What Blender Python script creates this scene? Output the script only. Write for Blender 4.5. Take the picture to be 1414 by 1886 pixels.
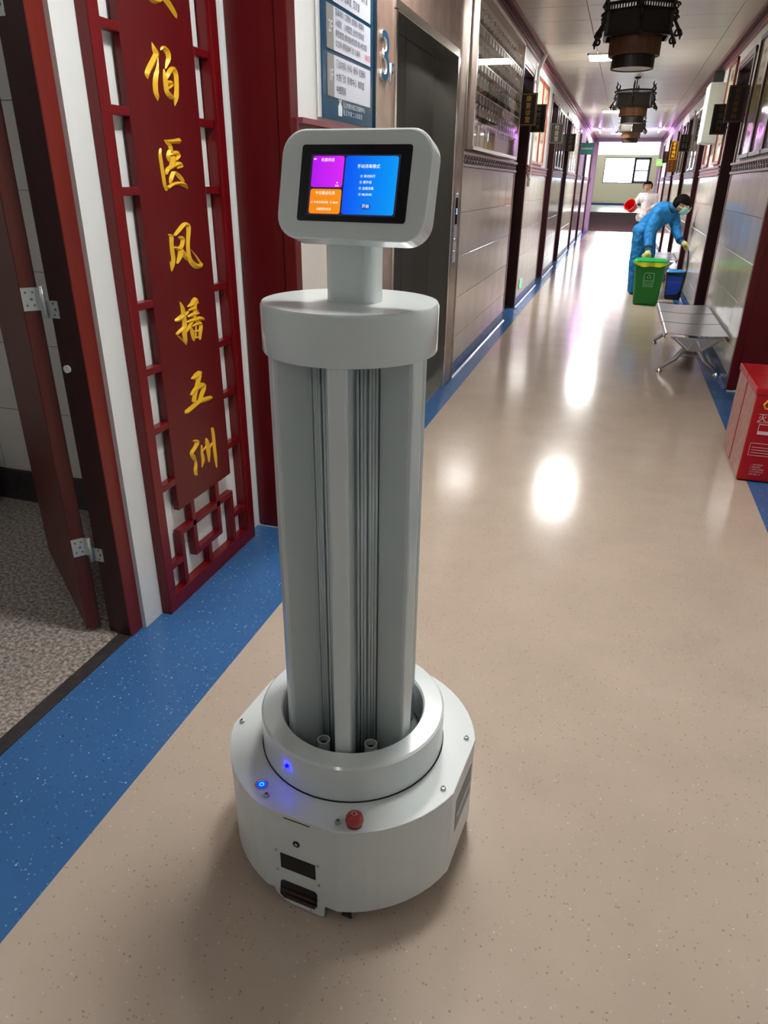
import bpy, bmesh, math, random
from mathutils import Vector, Matrix, noise
random.seed(7)
U = 0.9            # survey units -> metres (everything below is given in survey units)
PI = math.pi
SC = bpy.context.scene
COL = SC.collection
for _o in list(bpy.data.objects): bpy.data.objects.remove(_o, do_unlink=True)

# ------------------------------------------------------------------ camera, world, exposure
F_PX, PITCH, YAW, ROLL, CAM_H = 1289.84, math.radians(25.2205), math.radians(17.0149), math.radians(0.7806), 1.55
_fw = Vector((-math.sin(YAW)*math.cos(PITCH), math.cos(YAW)*math.cos(PITCH), -math.sin(PITCH)))
_rt = Vector((math.cos(YAW), math.sin(YAW), 0)); _up = _rt.cross(_fw)
CR = _rt*math.cos(ROLL)+_up*math.sin(ROLL); CU = -_rt*math.sin(ROLL)+_up*math.cos(ROLL); CF = _fw
cam_data = bpy.data.cameras.new('camera')
cam_data.sensor_fit = 'VERTICAL'; cam_data.sensor_height = 36.0; cam_data.lens = F_PX/1886*36.0
cam_data.clip_start = 0.02; cam_data.clip_end = 300
cam = bpy.data.objects.new('camera', cam_data); COL.objects.link(cam)
mw = Matrix((CR, CU, -CF)).transposed().to_4x4(); mw.translation = Vector((0, 0, CAM_H*U))
cam.matrix_world = mw
SC.camera = cam
SC.view_settings.view_transform = 'Standard'; SC.view_settings.look = 'None'
SC.view_settings.exposure = 1.22; SC.view_settings.gamma = 1.0; SC.view_settings.use_curve_mapping = False
world = bpy.data.worlds.new('overcast_sky'); SC.world = world; world.use_nodes = True
_bg = world.node_tree.nodes['Background']; _bg.inputs[0].default_value = (0.86, 0.93, 1.0, 1); _bg.inputs[1].default_value = 6.2
LAMP = 50.0          # emission of the ceiling light panels
PURPLE = 55.0        # emission of the purple tubes added to tint the corridor's far end
CEIL = 3.05
XL, XR, XN = -1.25, 1.05, -1.512     # left wall, right wall, recessed left wall by the open door

# a photo pixel gives only a direction; these cut it with a known plane
def ray(x, y): return CR*((x-707)/F_PX) + CU*((943-y)/F_PX) + CF
def on_x(x, y, X):
    d = ray(x, y); return Vector((0, 0, CAM_H)) + d*(X/d.x)
def on_y(x, y, Y):
    d = ray(x, y); return Vector((0, 0, CAM_H)) + d*(Y/d.y)

# ------------------------------------------------------------------ materials
MATS = {}
def s2l(c):
    return tuple(((v/255)/12.92 if v/255 <= .04045 else ((v/255+.055)/1.055)**2.4) for v in c)
def mat(name, rgb, rough=.5, metal=0., spec=.5, coat=0., emit=None, estr=0., trans=0., alpha=1., ior=1.45):
    if name in MATS: return MATS[name]
    m = bpy.data.materials.new(name); m.use_nodes = True; MATS[name] = m
    b = m.node_tree.nodes['Principled BSDF']
    b.inputs['Base Color'].default_value = (*rgb, 1); b.inputs['Roughness'].default_value = rough
    b.inputs['Metallic'].default_value = metal; b.inputs['Specular IOR Level'].default_value = spec
    b.inputs['Coat Weight'].default_value = coat; b.inputs['Coat Roughness'].default_value = .06
    b.inputs['Transmission Weight'].default_value = trans; b.inputs['IOR'].default_value = ior
    b.inputs['Alpha'].default_value = alpha
    if emit: b.inputs['Emission Color'].default_value = (*emit, 1); b.inputs['Emission Strength'].default_value = estr
    return m
def nodes(m): return m.node_tree.nodes, m.node_tree.links, m.node_tree.nodes['Principled BSDF']
def objcoord(m):
    n, l, b = nodes(m); t = n.new('ShaderNodeTexCoord'); return t.outputs['Object']
def ramp(m, fac, stops):
    n, l, b = nodes(m); r = n.new('ShaderNodeValToRGB'); l.new(fac, r.inputs[0])
    while len(r.color_ramp.elements) < len(stops): r.color_ramp.elements.new(.5)
    for e, (p, c) in zip(r.color_ramp.elements, stops): e.position = p; e.color = (*c, 1)
    return r.outputs[0]
def noise_tex(m, scale, detail=3, rough=.5, vec=None):
    n, l, b = nodes(m); t = n.new('ShaderNodeTexNoise'); t.inputs['Scale'].default_value = scale
    t.inputs['Detail'].default_value = detail; t.inputs['Roughness'].default_value = rough
    l.new(vec if vec is not None else objcoord(m), t.inputs['Vector']); return t.outputs['Fac']
def mapped(m, scale):
    n, l, b = nodes(m); mp = n.new('ShaderNodeMapping'); mp.inputs['Scale'].default_value = scale
    l.new(objcoord(m), mp.inputs['Vector']); return mp.outputs[0]
def add_bump(m, fac, strength=.1, dist=.01):
    n, l, b = nodes(m); bp = n.new('ShaderNodeBump'); bp.inputs['Strength'].default_value = strength
    bp.inputs['Distance'].default_value = dist; l.new(fac, bp.inputs['Height']); l.new(bp.outputs[0], b.inputs['Normal'])
def speckle_mat(name, base, chips, rough, scale=90, wave=0., thr=.80):
    """sheet vinyl: a plain ground with scattered coloured chips"""
    m = mat(name, base, rough); n, l, b = nodes(m)
    oc = objcoord(m)
    v = n.new('ShaderNodeTexVoronoi'); v.inputs['Scale'].default_value = scale; l.new(oc, v.inputs['Vector'])
    sep = n.new('ShaderNodeSeparateColor'); l.new(v.outputs['Color'], sep.inputs[0])
    # chip only in cells whose random value is high, and only near the cell's centre
    gt = n.new('ShaderNodeMath'); gt.operation = 'GREATER_THAN'; gt.inputs[1].default_value = thr; l.new(sep.outputs[0], gt.inputs[0])
    lt = n.new('ShaderNodeMath'); lt.operation = 'LESS_THAN'; lt.inputs[1].default_value = .34; l.new(v.outputs['Distance'], lt.inputs[0])
    mu = n.new('ShaderNodeMath'); mu.operation = 'MULTIPLY'; l.new(gt.outputs[0], mu.inputs[0]); l.new(lt.outputs[0], mu.inputs[1])
    cc = ramp(m, sep.outputs[1], [(i/max(1, len(chips)-1), c) for i, c in enumerate(chips)])
    cloud = noise_tex(m, 3.0, 4, .6, oc)
    ground = ramp(m, cloud, [(.3, tuple(x*.93 for x in base)), (.7, tuple(min(1, x*1.05) for x in base))])
    mx = n.new('ShaderNodeMix'); mx.data_type = 'RGBA'
    l.new(mu.outputs[0], mx.inputs[0]); l.new(ground, mx.inputs[6]); l.new(cc, mx.inputs[7]); l.new(mx.outputs[2], b.inputs['Base Color'])
    if wave:
        add_bump(m, noise_tex(m, 7.0, 2, .5, oc), wave, .004)
    return m
def wood_mat(name, a, c, rough=.35, scale=(14, 14, 1.2), coat=0.):
    m = mat(name, a, rough, coat=coat); n, l, b = nodes(m)
    f = noise_tex(m, 3.0, 5, .6, mapped(m, scale)); l.new(ramp(m, f, [(.3, a), (.7, c)]), b.inputs['Base Color'])
    return m
def cloud_mat(name, a, c, rough, scale=6, detail=4, coat=0., spec=.5, metal=0.):
    m = mat(name, a, rough, spec=spec, coat=coat, metal=metal); n, l, b = nodes(m)
    l.new(ramp(m, noise_tex(m, scale, detail, .6), [(.3, a), (.7, c)]), b.inputs['Base Color']); return m

M_TAN = speckle_mat('vinyl_beige', s2l((193, 176, 160)), [s2l((214, 200, 186)), s2l((156, 136, 122)), s2l((178, 150, 134)), s2l((220, 208, 196))], .16, 150, .10, .86)
M_BLUE = speckle_mat('vinyl_blue', s2l((60, 106, 160)), [s2l((176, 202, 228)), s2l((22, 44, 92)), s2l((120, 164, 210)), s2l((30, 60, 120))], .22, 140, .06, .80)
M_COVE = speckle_mat('vinyl_blue_cove', s2l((44, 84, 146)), [s2l((150, 180, 214)), s2l((22, 44, 92))], .25, 95, 0, .8)
M_RAMP = cloud_mat('ramp_brown', s2l((140, 114, 110)), s2l((158, 130, 124)), .85, 12, spec=.1)
M_GRANITE = mat('granite_floor', s2l((150, 138, 132)), .4); _n, _l, _b = nodes(M_GRANITE)
_l.new(ramp(M_GRANITE, noise_tex(M_GRANITE, 75, 4, .75), [(.36, s2l((96, 84, 80))), (.47, s2l((150, 137, 130))), (.55, s2l((186, 175, 167))), (.66, s2l((222, 214, 206)))]), _b.inputs['Base Color'])
M_SILL = cloud_mat('dark_stone', s2l((52, 48, 50)), s2l((72, 66, 66)), .35, 30)
M_PAINT = cloud_mat('white_wall_paint', s2l((226, 230, 230)), s2l((232, 235, 234)), .55, 4)
M_TILE = cloud_mat('glazed_wall_tile', s2l((214, 208, 202)), s2l((226, 221, 214)), .12, 2.5, 3)
M_GROUT = mat('tile_grout', s2l((168, 160, 154)), .8)
M_CEIL = mat('ceiling_panel_white', s2l((232, 229, 220)), .26)
M_CEILGAP = mat('ceiling_gap', s2l((120, 116, 110)), .7)
M_MAROON = cloud_mat('maroon_rail', s2l((126, 66, 74)), s2l((142, 80, 88)), .35, 8)
M_RAILBED = cloud_mat('rail_bed_mauve', s2l((168, 134, 140)), s2l((182, 148, 152)), .35, 8)
M_MAROON_D = mat('maroon_carving', s2l((58, 24, 38)), .45)
M_DOORRED = wood_mat('door_mahogany', s2l((58, 20, 20)), s2l((78, 30, 28)), .32)
M_DOORDARK = wood_mat('jamb_mahogany', s2l((46, 14, 16)), s2l((60, 20, 20)), .38)
M_CASING = wood_mat('casing_red_brown', s2l((106, 28, 21)), s2l((120, 34, 24)), .35)
M_PANELRED = wood_mat('couplet_red', s2l((103, 6, 14)), s2l((114, 9, 16)), .30, (10, 10, 1))
M_BOARDRED = wood_mat('couplet_board_red', s2l((90, 5, 12)), s2l((99, 7, 15)), .36, (10, 10, 1))
M_GOLD = mat('gold_leaf_paint', s2l((236, 186, 40)), .32, metal=.15)
M_PILLARRED = wood_mat('pillar_dark_red', s2l((84, 12, 18)), s2l((95, 15, 21)), .3, (10, 10, 1))
M_ROBOT = mat('robot_white_paint', (.70, .755, .755), .16, coat=.3)
M_ROBOT2 = mat('robot_satin_white', (.68, .725, .725), .32)
M_REFL = mat('reflector_white', (.62, .69, .69), .22)
M_GROOVE = mat('reflector_anodised', (.50, .60, .64), .25, metal=.2)
M_BLACK = mat('black_plastic', (.006, .006, .007), .35)
M_BLACKGLASS = mat('black_glass', (.004, .004, .006), .04)
M_RUBBER = mat('black_rubber', (.01, .01, .01), .6)
M_CHROME = mat('chrome', (.75, .76, .77), .12, metal=1)
M_STEEL = mat('brushed_steel', (.50, .51, .53), .30, metal=1)
M_STEEL_D = cloud_mat('elevator_steel', (.030, .029, .028), (.042, .040, .038), .42, 3, metal=1)
M_EDGE = mat('polished_edge', (.70, .66, .60), .15, metal=1)
M_STONE = cloud_mat('brown_marble', s2l((136, 112, 102)), s2l((158, 134, 122)), .10, 7, 6)
M_LAMP = mat('lit_diffuser', (.9, .9, .88), .5, emit=(1., .985, .95), estr=LAMP)
M_PURPLE = mat('added_purple_glow', (.8, .5, .9), .5, emit=(.78, .30, 1.0), estr=PURPLE)
M_GLASS = mat('clear_glass', (1, 1, 1), .02)      # thin pane: clear, with Fresnel reflection
_n, _l, _b = nodes(M_GLASS); _out = _n['Material Output']; _tr = _n.new('ShaderNodeBsdfTransparent'); _gl = _n.new('ShaderNodeBsdfGlossy'); _gl.inputs['Roughness'].default_value = .02
_fr = _n.new('ShaderNodeLayerWeight'); _fr.inputs['Blend'].default_value = .5; _pw = _n.new('ShaderNodeMath'); _pw.operation = 'POWER'; _pw.inputs[1].default_value = 4.5
_ml = _n.new('ShaderNodeMath'); _ml.operation = 'MULTIPLY_ADD'; _ml.inputs[1].default_value = .34; _ml.inputs[2].default_value = .03; _l.new(_fr.outputs['Facing'], _pw.inputs[0]); _l.new(_pw.outputs[0], _ml.inputs[0]); _mx = _n.new('ShaderNodeMixShader')
_l.new(_ml.outputs[0], _mx.inputs[0]); _l.new(_tr.outputs[0], _mx.inputs[1]); _l.new(_gl.outputs[0], _mx.inputs[2]); _l.new(_mx.outputs[0], _out.inputs['Surface']); _n.remove(_b)
M_WHITE = mat('white_plastic', s2l((228, 230, 228)), .4)
M_ZINC = mat('zinc_plate', (.62, .66, .64), .35, metal=.7)
M_SKIN = mat('skin', s2l((206, 160, 132)), .55)
M_HAIR = mat('black_hair', (.005, .004, .004), .7, spec=.08)
M_BLUECLOTH = cloud_mat('blue_coverall', s2l((18, 112, 178)), s2l((26, 128, 194)), .7, 18)
add_bump(M_BLUECLOTH, noise_tex(M_BLUECLOTH, 7, 3, .55), 1.0, .05)
M_NAVY = mat('navy_cloth', s2l((22, 34, 66)), .8)
M_GLOVE = mat('yellow_glove', s2l((206, 196, 120)), .55)
M_COAT = mat('white_coat', s2l((240, 236, 242)), .8); add_bump(M_COAT, noise_tex(M_COAT, 8, 3, .55), .8, .04)
M_MASK = mat('mask_mint', s2l((150, 212, 208)), .8)
M_SHOE = mat('dark_shoe', (.02, .02, .022), .6)

# ------------------------------------------------------------------ mesh builder
class MB:
    def __init__(s): s.v = []; s.f = []; s.mi = []; s.sm = []; s.cur = 0
    def add(s, vs, fs, smooth=False):
        k = len(s.v); s.v += [Vector(p) for p in vs]
        for f in fs: s.f.append(tuple(k+i for i in f)); s.mi.append(s.cur); s.sm.append(smooth)
        return s
    def m(s, i): s.cur = i; return s
    def box(s, x0, x1, y0, y1, z0, z1):
        return s.add([(x0, y0, z0), (x1, y0, z0), (x1, y1, z0), (x0, y1, z0), (x0, y0, z1), (x1, y0, z1), (x1, y1, z1), (x0, y1, z1)],
                     [(0, 3, 2, 1), (4, 5, 6, 7), (0, 1, 5, 4), (1, 2, 6, 5), (2, 3, 7, 6), (3, 0, 4, 7)])
    def obox(s, c, ax, ay, az, hx, hy, hz):
        c = Vector(c); ax, ay, az = Vector(ax).normalized()*hx, Vector(ay).normalized()*hy, Vector(az).normalized()*hz
        vs = [c+ax*a+ay*b+az*d for d in (-1, 1) for (a, b) in ((-1, -1), (1, -1), (1, 1), (-1, 1))]
        return s.add(vs, [(0, 3, 2, 1), (4, 5, 6, 7), (0, 1, 5, 4), (1, 2, 6, 5), (2, 3, 7, 6), (3, 0, 4, 7)])
    def bar(s, p0, p1, w, t, up=(0, 0, 1)):
        p0, p1 = Vector(p0), Vector(p1); d = (p1-p0); L = d.length; d.normalize(); u = Vector(up)
        if abs(d.dot(u)) > .95: u = Vector((0, 1, 0))
        sd = d.cross(u).normalized(); u2 = sd.cross(d)
        return s.obox((p0+p1)/2, d, sd, u2, L/2, w/2, t/2)
    def cyl(s, p0, p1, r0, r1=None, n=16, caps=True, smooth=True):
        r1 = r0 if r1 is None else r1; p0, p1 = Vector(p0), Vector(p1); d = (p1-p0).normalized()
        u = Vector((0, 0, 1)) if abs(d.z) < .9 else Vector((1, 0, 0)); a = d.cross(u).normalized(); b = d.cross(a)
        k = len(s.v); vs = []
        for p, r in ((p0, r0), (p1, r1)):
            for i in range(n):
                t = 2*PI*i/n; vs.append(p+a*math.cos(t)*r+b*math.sin(t)*r)
        s.add(vs, [(i, n+i, n+(i+1) % n, (i+1) % n) for i in range(n)], smooth)
        if caps: s.add(vs, [tuple(range(n)), tuple(n+i for i in reversed(range(n)))])
        return s
    def lathe(s, prof, n=32, c=(0, 0, 0), smooth=True, a0=0., a1=2*PI):
        c = Vector(c); full = abs(a1-a0-2*PI) < 1e-6; m = n if full else n+1; vs = []
        for i in range(m):
            t = a0+(a1-a0)*i/n; ct, st = math.cos(t), math.sin(t)
            vs += [c+Vector((r*ct, r*st, z)) for r, z in prof]
        P = len(prof); fs = []
        for i in range(n):
            j = (i+1) % m
            for k in range(P-1): fs.append((i*P+k, j*P+k, j*P+k+1, i*P+k+1))
        return s.add(vs, fs, smooth)
    def tube(s, pts, r, n=8, smooth=True):
        pts = [Vector(p) for p in pts]; rr = r if isinstance(r, (list, tuple)) else [r]*len(pts); vs = []
        pa = None
        for i, p in enumerate(pts):
            d = (pts[min(i+1, len(pts)-1)]-pts[max(i-1, 0)]).normalized()
            if pa is None:
                u = Vector((0, 0, 1)) if abs(d.z) < .9 else Vector((1, 0, 0)); a = d.cross(u).normalized()
            else: a = (pa-d*pa.dot(d)).normalized()
            pa = a; b = d.cross(a)
            vs += [p+a*math.cos(2*PI*k/n)*rr[i]+b*math.sin(2*PI*k/n)*rr[i] for k in range(n)]
        fs = [(i*n+k, i*n+(k+1) % n, (i+1)*n+(k+1) % n, (i+1)*n+k) for i in range(len(pts)-1) for k in range(n)]
        s.add(vs, fs, smooth); L = (len(pts)-1)*n
        return s.add(vs, [tuple(reversed(range(n))), tuple(L+k for k in range(n))])
    def prism(s, poly, o, a, b, d):
        """polygon in the plane (o; a, b), extruded along vector d"""
        o, a, b, d = Vector(o), Vector(a), Vector(b), Vector(d); n = len(poly)
        lo = [o+a*x+b*y for x, y in poly]; hi = [p+d for p in lo]
        return s.add(lo+hi, [tuple(reversed(range(n))), tuple(range(n, 2*n))]+[(i, (i+1) % n, n+(i+1) % n, n+i) for i in range(n)])
    def sphere(s, c, r, n=12, m=8, sc=(1, 1, 1)):
        c = Vector(c); prof = [(math.sin(PI*i/m), -math.cos(PI*i/m)) for i in range(m+1)]; vs = []
        for i in range(n):
            t = 2*PI*i/n; vs += [c+Vector((q*math.cos(t)*r*sc[0], q*math.sin(t)*r*sc[1], z*r*sc[2])) for q, z in prof]
        P = m+1
        return s.add(vs, [(i*P+k, ((i+1) % n)*P+k, ((i+1) % n)*P+k+1, i*P+k+1) for i in range(n) for k in range(m)], True)
    def mesh(s, name, mats, org=(0, 0, 0), bev=0., seg=2, recalc=True):
        o = Vector(org); me = bpy.data.meshes.new(name)
        me.from_pydata([(p-o)*U for p in s.v], [], s.f)
        for mm in (mats if isinstance(mats, (list, tuple)) else [mats]): me.materials.append(mm)
        for p, i, sm in zip(me.polygons, s.mi, s.sm): p.material_index = i; p.use_smooth = sm
        bm = bmesh.new(); bm.from_mesh(me)
        bmesh.ops.remove_doubles(bm, verts=bm.verts, dist=1e-6)
        if recalc: bmesh.ops.recalc_face_normals(bm, faces=bm.faces)
        if bev:
            es = [e for e in bm.edges if len(e.link_faces) == 2 and e.calc_face_angle(0) > .6]
            bmesh.ops.bevel(bm, geom=es, offset=bev*U, segments=seg, affect='EDGES', profile=.6, clamp_overlap=True)
        for e in bm.edges:
            if len(e.link_faces) == 2 and e.calc_face_angle(0) > .55: e.smooth = False
        bm.to_mesh(me); bm.free(); me.update()
        return me
    def build(s, name, mats, parent=None, org=(0, 0, 0), bev=0., seg=2, loc=None, recalc=True):
        """org: point (survey units) that becomes the object's own origin. A part of a thing passes the thing's base point."""
        return link(name, s.mesh(name, mats, org, bev, seg, recalc), parent, None if parent else (org if loc is None else loc))
def link(name, me, parent=None, loc=None, rz=0.):
    o = bpy.data.objects.new(name, me); COL.objects.link(o)
    if parent: o.parent = parent
    if loc is not None: o.location = Vector(loc)*U
    o.rotation_euler.z = rz
    return o
def tag(o, label, cat, group=None, kind=None):
    o['label'] = label; o['category'] = cat
    if group: o['group'] = group
    if kind: o['kind'] = kind
    return o
def thing(name, loc, label, cat, group=None, rz=0.):
    o = link(name, None, None, loc, rz); o.empty_display_size = .05; return tag(o, label, cat, group)
def struct(o): o['kind'] = 'structure'; return o
def structE(name, loc): return struct(link(name, None, None, loc))
def text(parent, string, size, o, a, b, m, org=(0, 0, 0), name='lettering', sx=1., depth=.0012, align='CENTER', line=1.0):
    """flat lettering as geometry: origin o, reading direction a, upward direction b (survey units, minus org)"""
    cu = bpy.data.curves.new('t', 'FONT'); cu.body = string; cu.size = 1.; cu.align_x = align; cu.align_y = 'CENTER'
    cu.space_line = line; cu.resolution_u = 3
    ob = bpy.data.objects.new('t', cu); COL.objects.link(ob)
    me0 = bpy.data.meshes.new_from_object(ob.evaluated_get(bpy.context.evaluated_depsgraph_get()))
    bpy.data.objects.remove(ob, do_unlink=True); bpy.data.curves.remove(cu)
    a, b = Vector(a).normalized(), Vector(b).normalized(); nn = a.cross(b); o = Vector(o)-Vector(org)
    me = bpy.data.meshes.new(name); V0 = [v.co.copy() for v in me0.vertices]; FF = [tuple(p.vertices) for p in me0.polygons]
    me.from_pydata([(o+a*(v.x*size*sx)+b*(v.y*size)+nn*depth)*U for v in V0], [], FF)
    bpy.data.meshes.remove(me0); me.materials.append(m); me.update()
    return link(name, me, parent)
def join_text(objs, name):
    """several lines of print on one sign become one part"""
    bm = bmesh.new(); mats = []; par = objs[0].parent
    for o in objs:
        k = len(bm.faces); bm.from_mesh(o.data); bm.faces.ensure_lookup_table()
        mm = o.data.materials[0]
        if mm not in mats: mats.append(mm)
        for f in list(bm.faces)[k:]: f.material_index = mats.index(mm)
    me = bpy.data.meshes.new(name); bm.to_mesh(me); bm.free()
    for mm in mats: me.materials.append(mm)
    for o in objs: bpy.data.objects.remove(o, do_unlink=True)
    return link(name, me, par)
def copy_tree(o, parent=None):
    c = o.copy(); COL.objects.link(c); c.parent = parent
    for ch in list(o.children): copy_tree(ch, c)
    return c
def rrect(w, h, r, n=5):
    pts = []
    for cx, cy, a in ((w/2-r, h/2-r, 0), (-w/2+r, h/2-r, 90), (-w/2+r, -h/2+r, 180), (w/2-r, -h/2+r, 270)):
        for i in range(n+1):
            t = math.radians(a+90*i/n); pts.append((cx+r*math.cos(t), cy+r*math.sin(t)))
    return pts
# ------------------------------------------------------------------ floor, ceiling, walls
Y0, YE = -3.0, 29.1
fl = MB(); XRN = 1.40
fl.m(0).box(-1.10, .91, Y0, YE, -.03, 0)
fl.m(1).box(-1.532, -1.10, Y0, 2.80, -.03, 0).box(-1.42, -1.10, 2.80, YE, -.03, 0).box(.91, XRN, Y0, 6.385, -.03, 0).box(.91, 1.22, 6.385, YE, -.03, 0)
struct(fl.build('floor', [M_TAN, M_BLUE]))
struct(MB().box(-3.9, -1.585, -1.2, 2.72, -.03, 0).build('floor_room', M_GRANITE))
struct(MB().box(-1.585, -1.532, -1.2, 2.80, -.03, .004).build('trim_1', M_SILL))          # dark stone threshold

ceil = struct(MB().box(-1.66, 1.56, Y0, YE, CEIL+.012, CEIL+.06).build('ceiling', M_CEILGAP))
cols = ((-1.50, -.565), (-.56, .795), (.80, 1.42))
cmesh = [MB().box(a, b, 0, .643, 0, .010).mesh('ceiling_panel', M_CEIL, bev=.002, seg=1) for a, b in cols]
y = Y0
while y < YE-.3:
    for cm in cmesh:
        o = link('ceiling_panel', cm, ceil); o.location = Vector((0, y, CEIL))*U
    y += .65

L_DOORS = [(9.02, 10.06), (12.62, 13.70), (15.86, 17.0), (20.15, 21.0), (23.35, 24.5), (27.2, 28.2)]
R_DOORS = [(8.85, 9.95), (12.5, 13.55), (15.75, 16.85), (19.3, 20.35), (22.9, 23.9), (26.5, 27.5)]
ELEV = (4.10, 5.60)
DH = 2.76
def spans(y0, y1, holes):
    out = []; c = y0
    for a, b in holes: out.append((c, a)); c = b
    out.append((c, y1)); return out
L_SP = spans(2.80, YE, [ELEV]+L_DOORS)
XRN = 1.40                     # the right wall steps back before the red pillar
R_SP = spans(6.385, YE, R_DOORS)
w = MB()
for a, b in L_SP: w.box(XL-.16, XL, a, b, 0, CEIL+.02)
for a, b in L_DOORS: w.box(XL-.16, XL, a, b, DH, CEIL+.02)
w.box(XL-.16, XL, ELEV[0], ELEV[1], 2.36, CEIL+.02)
w.box(-1.632, XL-.16, 2.80, 2.96, 0, CEIL+.02)                       # step of the wall beside the couplet
w.box(-1.632, XN, 1.865, 2.80, 0, CEIL+.02).box(-1.632, XN, Y0, .92, 0, CEIL+.02).box(-1.632, XN, .92, 1.865, 2.42, CEIL+.02)
wall_left = struct(w.build('wall_left', M_PAINT))
w = MB()
w.box(XRN, XRN+.16, Y0, 6.545, 0, CEIL+.02).box(XR+.16, XRN, 6.385, 6.545, 0, CEIL+.02)
for a, b in R_SP: w.box(XR, XR+.16, a, b, 0, CEIL+.02)
for a, b in R_DOORS: w.box(XR, XR+.16, a, b, DH, CEIL+.02)
wall_right = struct(w.build('wall_right', M_PAINT))
struct(MB().box(-1.66, 1.56, Y0-.1, Y0, 0, CEIL+.02).build('wall_back', M_PAINT))

# glazed tiles below the rail: pieces as far as they can be told apart, a printed joint pattern beyond
TZ = [(.115, .333), (.337, .665), (.669, .998), (1.002, 1.331), (1.335, 1.665)]
m_far = mat('glazed_tile_far', s2l((220, 214, 208)), .12); n_, l_, b_ = nodes(m_far)
_br = n_.new('ShaderNodeTexBrick'); _br.offset = 0; _br.inputs['Scale'].default_value = 1/U
_br.inputs['Color1'].default_value = (*s2l((218, 212, 206)), 1); _br.inputs['Color2'].default_value = (*s2l((224, 219, 212)), 1)
_br.inputs['Mortar'].default_value = (*s2l((172, 164, 158)), 1); _br.inputs['Mortar Size'].default_value = .003
_br.inputs['Brick Width'].default_value = .5; _br.inputs['Row Height'].default_value = .3333
_sx = n_.new('ShaderNodeSeparateXYZ'); _cx = n_.new('ShaderNodeCombineXYZ'); l_.new(objcoord(m_far), _sx.inputs[0])
l_.new(_sx.outputs[1], _cx.inputs[0]); l_.new(_sx.outputs[2], _cx.inputs[1]); l_.new(_cx.outputs[0], _br.inputs['Vector']); l_.new(_br.outputs[0], b_.inputs['Base Color'])
tile_cache = {}
def tile_mesh(wd, ht):
    k = (round(wd, 3), round(ht, 3))
    if k not in tile_cache: tile_cache[k] = MB().box(-.004, .004, .002, wd-.002, 0, ht).mesh('tile', M_TILE, bev=.0015, seg=1)
    return tile_cache[k]
def tile_wall(wall, X, sgn, a, b, near_limit=17.2):
    """X: wall face, sgn: which way the room lies"""
    if a >= near_limit:
        p = MB().box(min(X, X+sgn*.008), max(X, X+sgn*.008), a, b, .115, 1.665).build('tile_facing', m_far, wall); return
    MB().box(min(X, X+sgn*.003), max(X, X+sgn*.003), a, b, .11, 1.67).build('grout_bed', M_GROUT, wall)
    y = a
    while y < b-.03:
        wd = min(.5, b-y)
        for z0, z1 in TZ:
            o = link('tile', tile_mesh(wd, z1-z0), wall); o.location = Vector((X+sgn*.006, y, z0))*U
        y += .5
# carved rail and cornice
def carved_rail(wall, X, sgn, a, b, name='rail'):
    r = MB(); f = lambda d: (min(X, X+sgn*d), max(X, X+sgn*d))
    r.box(*f(.030), a, b, 1.67, 1.688).box(*f(.016), a, b, 1.688, 1.752).box(*f(.036), a, b, 1.752, 1.772)
    p = r.build(name, M_RAILBED, wall)
    t = MB(); y = a+.03; k = 0
    while y < b-.12:                                    # two rows of little carved hooks
        for zz, off in ((1.704, 0), (1.736, .06)):
            yy = y+off
            t.box(*(sorted((X+sgn*.016, X+sgn*.023))), yy, yy+.085, zz-.014, zz-.002).box(*(sorted((X+sgn*.016, X+sgn*.023))), yy+.045, yy+.085, zz-.002, zz+.012)
        y += .125
    if t.v: c = t.build('carving', M_MAROON_D, p); c['kind'] = 'stuff'
def plain_rail(wall, X, sgn, a, b):
    f = lambda d: (min(X, X+sgn*d), max(X, X+sgn*d)); r = MB()
    for z0, z1, d in ((1.67, 1.69, .028), (1.69, 1.712, .016), (1.712, 1.732, .024), (1.732, 1.752, .016), (1.752, 1.772, .034)): r.box(*f(d), a, b, z0, z1)
    r.build('rail', M_MAROON, wall)
for i, (a, b) in enumerate(L_SP):
    if a < 4: a0 = 2.83; 
    else: a0 = a
    if b <= ELEV[0]: 
        tile_wall(wall_left, XL, 1, 2.84, 3.74); plain_rail(wall_left, XL, 1, 2.84, 3.74); continue
    if a0 == ELEV[1]: a0 = 5.955
    tile_wall(wall_left, XL, 1, a0, b)
    (carved_rail if i == 1 else plain_rail)(wall_left, XL, 1, a0, b)
for i, (a, b) in enumerate(R_SP):
    tile_wall(wall_right, XR, -1, a, b)
    (carved_rail if i == 0 else plain_rail)(wall_right, XR, -1, a, b)
def cornice(n, X, sgn, a, b):
    f = lambda d0, d1: tuple(sorted((X+sgn*d0, X+sgn*d1)))
    c = MB().box(*f(0, .022), a, b, 2.925, 2.955).box(*f(0, .045), a, b, 2.955, 3.005).box(*f(0, .075), a, b, 3.005, CEIL)
    o = struct(c.build('trim_%d' % n, M_MAROON))
    t = MB(); y = max(a, 5.)
    while y < min(b, 12.):
        t.box(*f(.045, .052), y, y+.03, 2.965, 2.995); y += .05
    if t.v: k = t.build('carving', M_MAROON_D, o); k['kind'] = 'stuff'
cornice(2, XL, 1, 2.80, YE); cornice(3, XR, -1, 6.385, YE); cornice(4, XRN, -1, Y0, 6.385)
tile_wall(wall_right, XRN, -1, 2.2, 6.2); plain_rail(wall_right, XRN, -1, 2.2, 6.3)
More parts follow.
